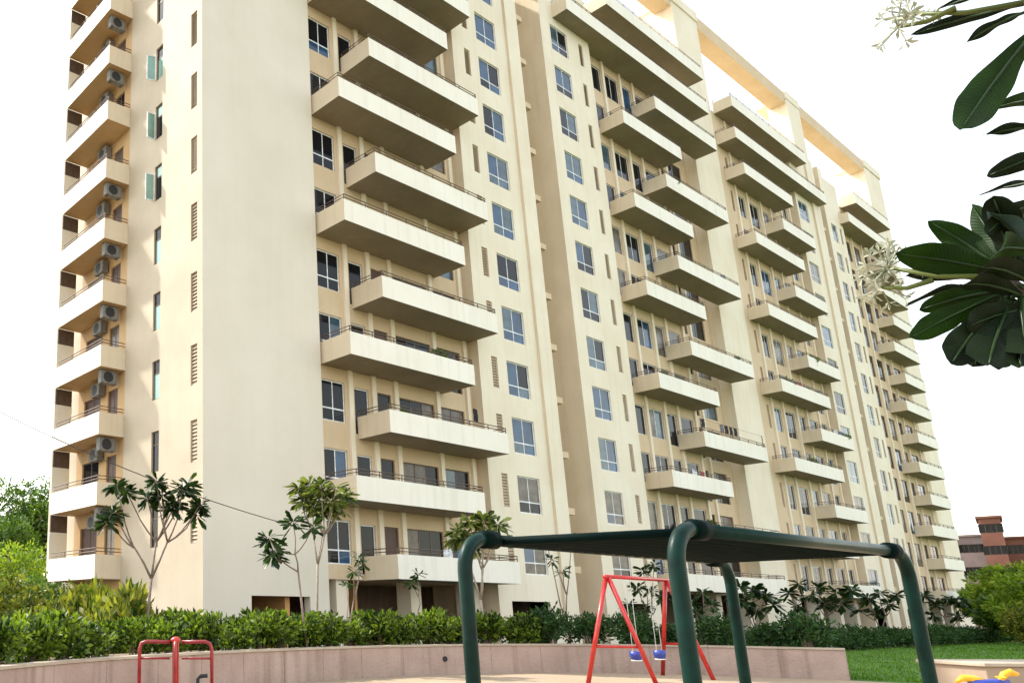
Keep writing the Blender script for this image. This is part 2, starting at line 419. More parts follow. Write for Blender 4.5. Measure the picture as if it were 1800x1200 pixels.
core = MB(); strip_solid(core, WL, WN, 0, len(WL)-1, 0.012, 0.20, -0.05, 0.76); core.build('wall_core', 'plaster_pink', pw)
for a, c in panels:
    q = MB(); strip_solid(q, WL, WN, a, c, 0.0, 0.10, -0.05, 0.752, 0.006); q.build('panel', 'plaster_pink', pw)
for a, c in panels:
    q = MB(); strip_solid(q, WL, WN, a, c, -0.03, 0.235, 0.764, 0.815, 0.003); q.build('coping_slab', 'coping_stone', pw)
hp = on_ground(786, 1163, 0.45)
best = min(range(len(WL)), key=lambda i: abs(math.atan2(WL[i].x-CAM[0], WL[i].y-CAM[1])-math.atan2(hp.x-CAM[0], hp.y-CAM[1])))
c = WL[best]; nn = WN[best]
q = MB(); q.tube([(c.x-nn.x*0.03, c.y-nn.y*0.03, 0.42), (c.x+nn.x*0.06, c.y+nn.y*0.06, 0.42)], 0.075, 14); q.build('drain_pipe', 'black_rubber', pw)

# ================================================================== APARTMENT BUILDING
H = 3.05; ZB = 3.049; ZT = 4.042
def zl(n): return ZB + (n-1)*H
NT = 12
bld = thing('apartment_building', 'tall cream apartment block with staggered white balconies behind the hedge', 'building')

def wall_open(mb, ax, plane, u0, u1, z0, z1, ops, depth, sgn):
    """wall in plane ax=plane ('y': u=x, faces -y; 'x': u=y, faces -x) with rectangular openings and their reveals."""
    us = sorted({u0, u1, *[o[0] for o in ops], *[o[1] for o in ops]}); zs = sorted({z0, z1, *[o[2] for o in ops], *[o[3] for o in ops]})
    us = [u for u in us if u0 <= u <= u1]; zs = [z for z in zs if z0 <= z <= z1]
    P = (lambda u, z, d=0: (u, plane+d, z)) if ax == 'y' else (lambda u, z, d=0: (plane+d, u, z))
    def inside(u, z): return any(o[0] < u < o[1] and o[2] < z < o[3] for o in ops)
    for k in range(len(zs)-1):
        run = None
        for i in range(len(us)-1):
            hole = inside((us[i]+us[i+1])/2, (zs[k]+zs[k+1])/2)
            if not hole and run is None: run = us[i]
            if run is not None and (hole or i == len(us)-2):
                e = us[i] if hole else us[i+1]
                mb.quad(P(run, zs[k]), P(e, zs[k]), P(e, zs[k+1]), P(run, zs[k+1])); run = None
    for o in ops:
        a, c, s, t = o[:4]
        mb.quad(P(a,s), P(a,t), P(a,t,depth), P(a,s,depth)); mb.quad(P(c,s,depth), P(c,t,depth), P(c,t), P(c,s))
        mb.quad(P(a,t), P(c,t), P(c,t,depth), P(a,t,depth)); mb.quad(P(a,s,depth), P(c,s,depth), P(c,s), P(a,s))

LV = range(1, NT+1)
dL, ly0, ly1 = 1.26, 5.69, 10.13
def ops_at(u0, u1, s, h, levels=LV): return [(u0, u1, zl(n)+s, zl(n)+h) for n in levels]
TOP = zl(14)+0.2      # roof slab
# --- opening tables: (u0, u1, sill, head)
A_w1 = (6.50, 7.90, 0.62, 2.45)
A_doors = [(8.50, 9.42, 0.2, 2.36), (10.0, 10.92, 0.2, 2.36), (11.50, 14.0, 0.2, 2.36), (14.43, 16.30, 0.2, 2.36)]
A2_w = (19.36, 21.30, 0.55, 2.42); A2_l = (18.05, 18.55, 0.75, 2.42)
B1_w = (27.50, 29.52, 0.52, 2.40); B1_l = (30.95, 31.42, 0.75, 2.42)
B_ops = [(33.55, 34.7, 0.45, 2.36), (35.15, 37.05, 0.45, 2.36), (37.5, 38.85, 0.2, 2.36), (39.3, 41.2, 0.2, 2.36)]
B_alc = [(42.5, 44.4, 0.2, 2.36), (45.1, 47.2, 0.2, 2.36)]
C_ops = [(54.1, 54.5, 0.5, 2.36), (55.5, 56.7, 0.45, 2.36), (57.6, 59.4, 0.2, 2.36), (60.3, 61.6, 0.2, 2.36), (62.3, 64.2, 0.2, 2.36), (65.0, 66.2, 0.2, 2.36)]
C2_w = (67.4, 69.6, 0.52, 2.40)
D1_w = (75.2, 76.9, 0.52, 2.40); D1_l = (77.7, 78.2, 0.75, 2.42)
D_ops = [(81.0, 82.4, 0.2, 2.36), (83.4, 85.2, 0.2, 2.36), (86.2, 87.4, 0.2, 2.36), (88.4, 90.6, 0.2, 2.36)]
W_a = (2.85, 3.42, 1.15, 2.85); W_b = (0.16, 0.60, 1.15, 2.80)
L_ops = [(6.3, 7.2, 0.2, 2.4), (7.9, 9.5, 0.2, 2.4)]

RV = 0.14
def wall(mat, *specs):
    mb = MB()
    for s in specs: wall_open(mb, *s)
    return mb.build('wall', mat, bld)
def ex(t): return ops_at(t[0], t[1], t[2], t[3])
# corner block (fin) front with its ground opening, and the left side wall
fin_ops = [(2.25, 5.25, 0.0, 2.32)]
mb = MB(); wall_open(mb, 'y', -0.2, 0.0, 6.30, -0.05, TOP+1.2, fin_ops, 0.35, 1)
mb.quad((6.30,-0.2,-0.05),(6.30,1.0,-0.05),(6.30,1.0,TOP+1.2),(6.30,-0.2,TOP+1.2)); mb.build('corner_wall', 'pale_front', bld)
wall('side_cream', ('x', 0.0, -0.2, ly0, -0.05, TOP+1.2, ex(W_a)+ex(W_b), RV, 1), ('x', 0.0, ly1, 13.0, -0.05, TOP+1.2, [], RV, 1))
wall('bounce_cream', ('x', 0.0, ly0, ly1, -0.05, TOP+1.2, [o for t in L_ops for o in ex(t)], RV, 1))  # same side wall behind the balconies, warm bounce light painted in
# main facade y=0 above the open ground floor
wall('cream', ('y', 0.0, 6.30, 17.0, zl(1), TOP, ex(A_w1)+[o for t in A_doors for o in ex(t)], RV, 1))
wall('cream', ('y', 0.0, 32.3, 42.0, zl(1), TOP, [o for t in B_ops for o in ex(t)], RV, 1))
wall('cream', ('y', 0.8, 42.0, 48.3, zl(1), TOP, [o for t in B_alc for o in ex(t)], RV, 1))
wall('cream', ('y', 0.0, 52.8, 67.0, zl(1), TOP, [o for t in C_ops for o in ex(t)], RV, 1))
wall('cream', ('y', 0.0, 78.9, 93.0, zl(1), TOP, [o for t in D_ops for o in ex(t)], RV, 1))
mb = MB(); mb.quad((42.0,0.0,zl(1)),(42.0,0.8,zl(1)),(42.0,0.8,TOP),(42.0,0.0,TOP)); mb.build('alcove_side', 'cream', bld)
# projecting window strips at y=-0.6, from the ground up
def strip(x0, x1, ops, back=3.2, gops=()):
    mb = MB(); wall_open(mb, 'y', -0.6, x0, x1, -0.05, TOP+1.0, ops+list(gops), RV, 1)
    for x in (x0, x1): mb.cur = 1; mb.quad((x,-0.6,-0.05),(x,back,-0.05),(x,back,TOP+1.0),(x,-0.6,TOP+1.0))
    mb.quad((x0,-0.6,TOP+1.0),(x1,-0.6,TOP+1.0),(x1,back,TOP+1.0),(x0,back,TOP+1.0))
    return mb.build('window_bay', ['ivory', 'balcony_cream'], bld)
strip(17.0, 22.3, ex(A2_w)+ex(A2_l), gops=[(18.0, 21.2, -0.04, 2.3)])
strip(27.3, 32.3, ex(B1_w)+ex(B1_l), gops=[(28.2, 30.9, -0.04, 2.3)])
strip(67.0, 70.8, ex(C2_w), gops=[(67.6, 70.0, -0.04, 2.3)])
strip(74.9, 78.9, ex(D1_w)+ex(D1_l), gops=[(75.4, 77.6, -0.04, 2.3)])
# columns beside the slots, standing 0.15 m proud of the bays
for x0, x1 in ((22.3, 23.5), (26.2, 27.3), (70.8, 72.6), (73.9, 74.9)):
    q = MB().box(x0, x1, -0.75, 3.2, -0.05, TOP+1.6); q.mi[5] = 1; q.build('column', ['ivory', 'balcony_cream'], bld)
# slot back walls
for x0, x1 in ((23.5, 26.2), (72.6, 73.9)):
    MB().box(x0, x1, 2.4, 2.6, -0.05, TOP).build('slot_wall', 'cream', bld)
# piers that carry the roof frame
PT = 51.4
MB().box(48.3, 52.8, 0.002, 2.5, -0.05, PT).build('pier', 'ivory', bld)
MB().box(93.0, 98.2, 0.002, 2.5, -0.05, PT).build('pier', 'ivory', bld)
MB().box(71.4, 74.6, -0.05, 1.6, TOP+1.6, PT).build('pier', 'ivory', bld)
MB().box(24.0, 25.6, -0.05, 1.6, TOP-0.2, PT).build('pier', 'ivory', bld)
for x0, x1 in ((25.6, 48.3), (52.8, 71.4), (74.6, 93.0)):
    MB().box(x0, x1, 0.05, 1.35, 50.9, 52.2).build('roof_beam', 'cream', bld)
for x0, x1 in ((23.9, 25.7), (48.2, 52.9), (71.3, 74.7), (92.9, 98.3)):
    MB().box(x0, x1, -0.1, 2.6, PT, 52.3).build('pier_cap', 'ivory', bld)
# far end, back, roof slab, bodies between floors
mb = MB(); mb.box(0.15, 98.0, 3.4, 13.0, zl(1)+0.02, TOP-0.02); mb.build('inner_core', 'cream', bld)
for x0, x1, y0 in ((6.4, 17.0, 0.16), (32.3, 42.0, 0.16), (42.0, 48.3, 0.96), (52.8, 67.0, 0.16), (78.9, 93.0, 0.16)):
    MB().box(x0, x1, y0, 3.39, TOP-0.25, TOP-0.01).build('roof_slab', 'cream', bld)
    MB().box(x0, x1, y0, 3.39, zl(1)+0.003, zl(1)+0.2).build('floor_slab', 'cream', bld)
# interiors: dark rear of the rooms right behind the glass is the glass itself; ground floor stilts
for x in (7.4, 12.0, 16.2, 33.4, 37.6, 41.6, 46.2, 54.5, 58.5, 62.5, 66.0, 80.5, 84.5, 88.5, 92.0):
    MB().box(x-0.35, x+0.35, 0.15, 0.95, -0.05, zl(1)-0.003).build('stilt_column', 'ivory', bld)
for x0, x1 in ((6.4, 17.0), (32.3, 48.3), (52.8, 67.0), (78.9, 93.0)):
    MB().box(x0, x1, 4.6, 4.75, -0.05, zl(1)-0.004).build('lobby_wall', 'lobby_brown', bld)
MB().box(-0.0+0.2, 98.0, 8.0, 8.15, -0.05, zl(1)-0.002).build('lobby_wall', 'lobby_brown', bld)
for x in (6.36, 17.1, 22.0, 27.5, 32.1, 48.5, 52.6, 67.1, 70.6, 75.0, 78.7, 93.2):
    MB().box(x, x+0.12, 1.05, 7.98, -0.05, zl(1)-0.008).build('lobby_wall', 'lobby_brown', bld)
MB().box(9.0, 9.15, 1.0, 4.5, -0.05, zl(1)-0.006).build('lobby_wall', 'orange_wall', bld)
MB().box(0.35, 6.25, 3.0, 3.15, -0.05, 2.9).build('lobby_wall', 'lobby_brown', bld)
MB().box(4.35, 4.6, 0.3, 2.9, -0.05, 2.9).build('lobby_wall', 'orange_wall', bld)
MB().box(0.35, 6.25, 0.2, 3.0, 2.75, 2.9).build('lobby_ceiling', 'cream', bld)
# bathroom ledges in the slots
for x0, levels in ((23.505, LV), (72.605, LV)):
    me = MB().box(0, 0.62, -0.72, -0.2, 0, 0.34).mesh('slot_ledge', 'cream')
    for n in levels: link('slot_ledge', me, bld, (x0, 0, zl(n)+0.75))

# slim pilasters between the balcony doors
for xs, y in (((8.2, 9.71, 11.21, 14.22, 16.62), 0.0), ((33.2, 34.92, 37.28, 39.08, 41.55), 0.0), ((44.75,), 0.8), ((55.0, 57.15, 59.85, 61.95, 64.6, 66.6), 0.0), ((80.4, 82.9, 85.7, 87.9, 91.3), 0.0)):
    for x in xs: MB().box(x-0.13, x+0.13, y-0.11, y-0.001, zl(1)+0.004, TOP-0.3).build('pilaster', 'ivory', bld)
# --- windows and doors (meshes shared between alike ones)
rnd = random.Random(7)
GLASS = ['glass_blue', 'glass_dark', 'glass_curtain', 'glass_teal']
def frame_mesh(name, w, h, cols, rows, t=0.055, d=0.05, mat='white_frame'):
    mb = MB(); e = 0.002
    mb.box(e, t, 0, d, e, h-e); mb.box(w-t, w-e, 0, d, e, h-e); mb.box(t, w-t, 0, d, e, t); mb.box(t, w-t, 0, d, h-t, h-e)
    for c in cols: mb.box(c-t*.45, c+t*.45, 0.004, d-0.004, t, h-t)
    xs = [t]+[v for c in cols for v in (c-t*.45, c+t*.45)]+[w-t]
    for r in rows:
        for k in range(0, len(xs), 2): mb.box(xs[k], xs[k+1], 0.004, d-0.004, r-t*.55, r+t*.55)
    return mb.mesh(name, mat)
CACHE = {}
def opening(ax, plane, op, n, cols, rows, name='window', panes=True, glass=None, frame='white_frame', depth=0.07):
    u0, u1, s, h = op; w = u1-u0; hh = h-s
    key = (ax, round(w, 3), round(hh, 3), tuple(cols), tuple(rows), frame)
    if key not in CACHE:
        fm = frame_mesh('window_frame', w, hh, cols, rows, mat=frame)
        xs = [0.02]+list(cols)+[w-0.02]; zs = [0.02]+list(rows)+[hh-0.02]
        pm = {}
        for g in GLASS+['glass_green', 'door_wood']:
            L = []
            for i in range(len(xs)-1):
                for j in range(len(zs)-1):
                    L.append(MB().box(xs[i]+0.003, xs[i+1]-0.003, 0.018, 0.03, zs[j]+0.003, zs[j+1]-0.003).mesh('pane', g))
            pm[g] = L
        CACHE[key] = (fm, pm)
    fm, pm = CACHE[key]
    if ax == 'y': loc = (u0, plane+depth, zl(n)+s); rz = 0
    else: loc = (plane+depth, u1, zl(n)+s); rz = -math.pi/2
    o = link(name, fm, bld, loc, rz)
    if panes:
        for k in range(len(pm[GLASS[0]])):
            g = glass(k) if callable(glass) else glass
            link('pane', pm[g][k], o)
    else:
        g = glass(0) if callable(glass) else glass
        k2 = ('joined', key, g)
        if k2 not in CACHE: CACHE[k2] = MB().box(0.02, w-0.02, 0.018, 0.03, 0.02, hh-0.02).mesh('glazing', g)
        link('glazing', CACHE[k2], o)
    return o
def pick(*wts):
    wts = (wts[0]*0.6, wts[1], wts[2], wts[0]*0.4)
    def f(k=0): return rnd.choices(GLASS, wts)[0]
    return f
def louvre(ax, plane, op, n):
    u0, u1, s, h = op
    key = ('louvre', ax, round(u1-u0, 3), round(h-s, 3))
    if key not in CACHE:
        w = u1-u0; hh = h-s; mb = MB(); k = int(hh/0.14)
        mb.box(0.003, w-0.003, 0.07, 0.09, 0.003, hh-0.003)
        for i in range(k):
            z = 0.02+i*(hh-0.04)/k
            mb.quad((0.004, 0.0, z), (w-0.004, 0.0, z), (w-0.004, 0.065, z+0.11), (0.004, 0.065, z+0.11))
        CACHE[key] = mb.mesh('louvre', 'louvre_paint')
    if ax == 'y': link('louvre', CACHE[key], bld, (u0, plane+0.035, zl(n)+s))
    else: link('louvre', CACHE[key], bld, (plane+0.035, u1, zl(n)+s), -math.pi/2)
for n in LV:
    blue = pick(0.85, 0.15, 0.0)
    same = blue()
    low = n <= 2
    opening('y', 0.0, A_w1, n, [0.70], [0.58], glass=pick(0.2, 0.8, 0.0))
    opening('y', 0.0, A_doors[0], n, [], [], 'door', glass=pick(0.2, 0.4, 0.4), frame='white_frame')
    opening('y', 0.0, A_doors[1], n, [], [], 'door', glass=lambda k: rnd.choice(['door_wood', 'glass_dark']), frame='brown_frame')
    opening('y', 0.0, A_doors[2], n, [0.85, 1.65], [], 'door', glass=pick(0.1, 0.45, 0.45), frame='brown_frame')
    opening('y', 0.0, A_doors[3], n, [0.9], [], 'door', glass=pick(0.1, 0.45, 0.45), frame='brown_frame')
    opening('y', -0.6, A2_w, n, [0.97], [0.58], glass=(pick(0.1, 0.4, 0.5) if low else blue))
    louvre('y', -0.6, A2_l, n)
    opening('y', -0.6, B1_w, n, [1.01], [0.58], glass=(pick(0.1, 0.4, 0.5) if low else pick(0.75, 0.25, 0)))
    louvre('y', -0.6, B1_l, n)
    for k, t in enumerate(B_ops):
        opening('y', 0.0, t, n, [0.92] if k == 1 else [], [], 'window' if k < 2 else 'door', glass=pick(0.1, 0.65, 0.25))
    for t in B_alc: opening('y', 0.8, t, n, [0.75], [], 'door', panes=False, glass=pick(0.1, 0.6, 0.3), frame='brown_frame')
    louvre('y', 0.0, C_ops[0], n)
    for t in C_ops[1:]: opening('y', 0.0, t, n, [(t[1]-t[0])/2], [], 'door', panes=False, glass=pick(0.15, 0.5, 0.35))
    opening('y', -0.6, C2_w, n, [1.1], [0.6], panes=False, glass=pick(0.3, 0.4, 0.3))
    for t in D_ops: opening('y', 0.0, t, n, [(t[1]-t[0])/2], [], 'door', panes=False, glass=pick(0.1, 0.6, 0.3), frame='brown_frame')
    opening('y', -0.6, D1_w, n, [0.85], [0.6], panes=False, glass=pick(0.5, 0.3, 0.2))
    louvre('y', -0.6, D1_l, n)
    opening('x', 0.0, W_a, n, [], [1.15], glass=lambda k: rnd.choice(['glass_dark', 'glass_dark', 'glass_green']), frame='brown_frame')
    louvre('x', 0.0, W_b, n)
    for t in L_ops: opening('x', 0.0, t, n, [(t[1]-t[0])/2], [], 'door', panes=False, glass=lambda k: rnd.choice(['glass_dark', 'door_wood', 'glass_curtain']), frame='brown_frame')
# opened casement sashes on the side wall
sash = frame_mesh('open_sash', 0.42, 1.30, [], [], 0.04, 0.04, 'white_frame')
sashp = MB().box(0.03, 0.39, 0.014, 0.026, 0.03, 1.27).mesh('pane', 'glass_green')
for n, a in ((8, 110), (7, 128), (6, 118)):
    o = link('open_sash', sash, bld, (-0.02, 3.44, zl(n)+1.19), R(a+50)); link('pane', sashp, o)

# --- balconies
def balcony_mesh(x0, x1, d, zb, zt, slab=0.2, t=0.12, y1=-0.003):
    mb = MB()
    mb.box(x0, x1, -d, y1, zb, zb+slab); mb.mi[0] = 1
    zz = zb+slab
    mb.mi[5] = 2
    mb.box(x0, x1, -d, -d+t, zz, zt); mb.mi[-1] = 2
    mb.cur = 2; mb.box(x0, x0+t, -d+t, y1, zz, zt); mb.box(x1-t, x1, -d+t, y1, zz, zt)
    return mb.mesh('balcony', ['balcony_white', 'soffit_shade', 'balcony_cream'])
def rail_mesh(x0, x1, d, zt, step=1.3, y1=-0.02, hts=(0.13, 0.27)):
    mb = MB(); t = 0.06; r = 0.022
    P = [(x0+t, y1, 0), (x0+t, -d+t, 0), (x1-t, -d+t, 0), (x1-t, y1, 0)]
    for h in hts: mb.tube([(p[0], p[1], zt+h) for p in P], r, 6)
    for a, c in ((P[0], P[1]), (P[1], P[2]), (P[2], P[3])):
        Ln = math.dist(a, c); k = max(1, round(Ln/step))
        for i in range(k):
            u = i/k; x = a[0]+(c[0]-a[0])*u; y = a[1]+(c[1]-a[1])*u
            mb.box(x-0.015, x+0.015, y-0.015, y+0.015, zt-0.01, zt+hts[-1])
    return mb.mesh('railing', 'rail_metal')
def balcony_set(x0, x1, d, levels):
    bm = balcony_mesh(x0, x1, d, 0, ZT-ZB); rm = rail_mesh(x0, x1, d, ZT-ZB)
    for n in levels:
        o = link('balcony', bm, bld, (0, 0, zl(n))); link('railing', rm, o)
odd = [n for n in LV if n % 2]; even = [n for n in LV if n % 2 == 0]
DA, DB, DC, DD = 1.84, 1.59, 1.40, 1.35
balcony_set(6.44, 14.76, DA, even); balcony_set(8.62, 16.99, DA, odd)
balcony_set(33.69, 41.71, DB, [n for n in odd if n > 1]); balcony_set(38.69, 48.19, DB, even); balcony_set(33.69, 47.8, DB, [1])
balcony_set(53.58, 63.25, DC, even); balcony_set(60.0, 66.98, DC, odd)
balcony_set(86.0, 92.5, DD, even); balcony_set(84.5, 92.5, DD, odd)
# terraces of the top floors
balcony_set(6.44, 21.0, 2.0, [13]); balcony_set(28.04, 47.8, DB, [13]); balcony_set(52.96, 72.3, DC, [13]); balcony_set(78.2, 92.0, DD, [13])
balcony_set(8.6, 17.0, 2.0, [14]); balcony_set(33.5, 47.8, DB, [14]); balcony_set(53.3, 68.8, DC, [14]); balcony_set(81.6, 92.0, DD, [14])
# side balconies on the left wall, with the far end wall of each
def side_mesh():
    mb = MB(); t = 0.12; zt = ZT-ZB
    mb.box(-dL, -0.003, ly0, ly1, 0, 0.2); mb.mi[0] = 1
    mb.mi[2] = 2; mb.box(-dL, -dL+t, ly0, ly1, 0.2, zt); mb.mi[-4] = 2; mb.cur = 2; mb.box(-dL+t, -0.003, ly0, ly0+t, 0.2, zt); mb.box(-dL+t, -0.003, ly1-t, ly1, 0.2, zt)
    return mb.mesh('balcony', ['balcony_white', 'bounce_cream', 'balcony_cream'])
sm = side_mesh()
mb = MB()
for h in (0.13, 0.27): mb.tube([(-0.02, ly0+0.06, ZT-ZB+h), (-dL+0.06, ly0+0.06, ZT-ZB+h), (-dL+0.06, ly1-0.15, ZT-ZB+h)], 0.022, 6)
for y in (ly0+0.06, 7.2, 8.6): mb.box(-dL+0.045, -dL+0.075, y-0.015, y+0.015, ZT-ZB-0.01, ZT-ZB+0.27)
srm = mb.mesh('railing', 'rail_metal')
em = MB().box(-dL, -0.35, ly1+0.005, ly1+0.14, 0.15, 2.25).mesh('end_wall', 'ivory')
eo = MB().box(-dL+0.05, -0.35, ly1+0.03, ly1+0.12, 2.252, H-0.004).mesh('end_vent', 'brown_frame')
for n in list(LV)+[13]:
    o = link('balcony', sm, bld, (0, 0, zl(n))); link('railing', srm, o)
    if n < 13:
        link('end_wall', em, bld, (0, 0, zl(n))); link('end_vent', eo, bld, (0, 0, zl(n)))

# --- air conditioners hung under the side balconies
def ac_meshes():
    c = MB().box(0, 0.92, 0, 0.34, 0, 0.66).mesh('casing', 'ac_white')
    g = MB()
    for k in range(1): pass
    seg = 22; r = 0.28; cx, cz = 0.40, 0.33; bs = 0
    g.v = [(cx+r*math.cos(2*math.pi*k/seg), -0.008, cz+r*math.sin(2*math.pi*k/seg)) for k in range(seg)]+[(cx+r*math.cos(2*math.pi*k/seg), 0.0, cz+r*math.sin(2*math.pi*k/seg)) for k in range(seg)]
    g.f = [tuple(range(seg))[::-1]]+[(k, (k+1) % seg, seg+(k+1) % seg, seg+k) for k in range(seg)]; g.mi = [0]*len(g.f)
    gm = g.mesh('fan_grille', 'ac_grille')
    br = MB()
    for x in (0.12, 0.80): br.box(x-0.02, x+0.02, 0.02, 0.32, -0.03, -0.002); br.box(x-0.02, x+0.02, 0.3, 0.345, -0.03, 0.7)
    return c, gm, br.mesh('bracket', 'rail_metal')
acc_, acg, acb = ac_meshes()
for n in range(1, 12):
    od = ['second', 'third', 'fourth', 'fifth', 'sixth', 'seventh', 'eighth', 'ninth', 'tenth', 'eleventh', 'twelfth'][n-1]
    specs = [((-1.02, 6.0, zl(n+1)-0.62), 0, f'grey air conditioner hung under the near end of the {od} side balcony above ground')]
    specs.append(((-0.37, 8.2, zl(n+1)-0.78), -math.pi/2, f'grey air conditioner on the inner wall just below the {od} side balcony above ground'))
    for loc, rz, lab in specs:
        if n == 7 and rz == 0: continue
        a = thing('air_conditioner', lab, 'air conditioner', loc, 'air conditioners hung under the slabs' if rz == 0 else 'air conditioners on the side balcony wall', rz); a.scale = (0.88, 0.88, 0.88)
        link('casing', acc_, a); link('fan_grille', acg, a); link('bracket', acb, a)

# ================================================================== VEGETATION
def shrub_variant(seed, n_cl, per, size, rx, ry, h, mat, up=0.3):
    rng = np.random.default_rng(seed)
    cl = np.zeros((n_cl, 4))
    a = rng.random(n_cl)*2*math.pi; r = np.sqrt(rng.random(n_cl))
    cl[:, 0] = np.cos(a)*r*rx*0.75; cl[:, 1] = np.sin(a)*r*ry*0.75
    cl[:, 2] = h*(0.28+0.56*rng.random(n_cl)*(1-0.3*r)); cl[:, 3] = h*(0.16+0.13*rng.random(n_cl))
    B, T, W = clump_leaves(rng, cl, per, size, up=up)
    keep = B[:, 2] > 0.05
    return leaf_mesh('foliage', B[keep], T[keep], W[keep], mat)
def stems_mesh(seed, n, h, spread, mat='bark', r=0.018):
    rng = random.Random(seed); mb = MB()
    for k in range(n):
        a = rng.random()*6.28; d = spread*rng.random()
        mb.tube([(0.06*math.cos(a), 0.06*math.sin(a), -0.05), (d*.5*math.cos(a), d*.5*math.sin(a), h*.45), (d*math.cos(a), d*math.sin(a), h*(.7+.25*rng.random()))], [r, r*.8, r*.4], 5)
    return mb.mesh('stem', mat)
hv = [shrub_variant(10+k, 20, 62, 0.155, 0.58, 0.55, 1.0, 'hedge_leaf') for k in range(6)]
hs = [stems_mesh(20+k, 8, 0.9, 0.45) for k in range(2)]
dhv = [shrub_variant(40+k, 26, 64, 0.12, 0.65, 0.55, 1.0, 'dark_hedge_leaf') for k in range(3)]
rr = random.Random(3)
acc = 0.6; Lsum = 0
idx = 0; cnt = 0
for i in range(1, len(WL)):
    Lsum += (WL[i]-WL[i-1]).length
    if Lsum >= acc:
        p = WL[i]+WN[i]*(0.78+rr.uniform(-0.08, 0.12)); acc += 0.98+rr.uniform(-0.18, 0.2)
        if p.y < -20: continue
        darkside = i > 172
        s = rr.uniform(0.8, 1.2)*(0.95 if not darkside else 1.0)
        o = thing('hedge_shrub', 'dark green leafy hedge shrub behind the sunlit end of the planter wall' if darkside else 'bushy light green hedge shrub in the row along the planter wall', 'shrub', (p.x, p.y, BZ-0.02), 'dark hedge shrubs along the planter wall' if darkside else 'light hedge shrubs along the planter wall', rr.random()*6.28)
        o.scale = (s, s, s*rr.uniform(0.88, 1.08))
        link('foliage', rr.choice(dhv if darkside else hv), o); link('stem', rr.choice(hs), o)
        if not darkside:      # second, lower row to close the hedge behind
            p2 = WL[i]+WN[i]*(1.55+rr.uniform(-0.1, 0.1))
            o = thing('hedge_shrub', 'bushy light green hedge shrub in the row along the planter wall', 'shrub', (p2.x, p2.y, BZ-0.02), 'light hedge shrubs along the planter wall', rr.random()*6.28)
            s2 = s*rr.uniform(0.9, 1.05); o.scale = (s2, s2, s2); link('foliage', rr.choice(hv), o); link('stem', rr.choice(hs), o)
# far hedge along the lawn
x = 15.0
while x < 66:
    y = -8.2 - 0.02*(x-15)+rr.uniform(-0.15, 0.15)
    s = rr.uniform(1.1, 1.4)
    o = thing('hedge_shrub', 'dark clipped shrub in the far hedge beyond the lawn', 'shrub', (x, y, -0.02), 'shrubs of the far lawn hedge', rr.random()*6.28)
    o.scale = (s, s, s*rr.uniform(0.8, 1.0)); link('foliage', rr.choice(dhv), o); link('stem', rr.choice(hs), o)
    x += 1.05
# golden shrubs by the side wall
gv = [shrub_variant(60+k, 22, 55, 0.24, 0.95, 0.9, 1.7, 'croton_leaf', 0.5) for k in range(3)]
gs = [stems_mesh(66, 8, 1.4, 0.6)]
for k, (u, v, d, s) in enumerate(((105, 1040, 25, 1.0), (150, 1020, 26, 1.15), (205, 1020, 24.5, 1.2), (240, 1040, 26, 0.95), (290, 1052, 25, 0.75), (335, 1040, 25, 0.8), (180, 1052, 23, 0.8))):
    p = at(d, u, v)
    o = thing('golden_shrub', 'yellow green croton shrub against the cream side wall', 'shrub', (p.x, p.y, 0), 'golden shrubs by the side wall', k*1.3)
    o.scale = (s, s, 1.3*s); link('foliage', gv[k % 3], o); link('stem', gs[0], o)

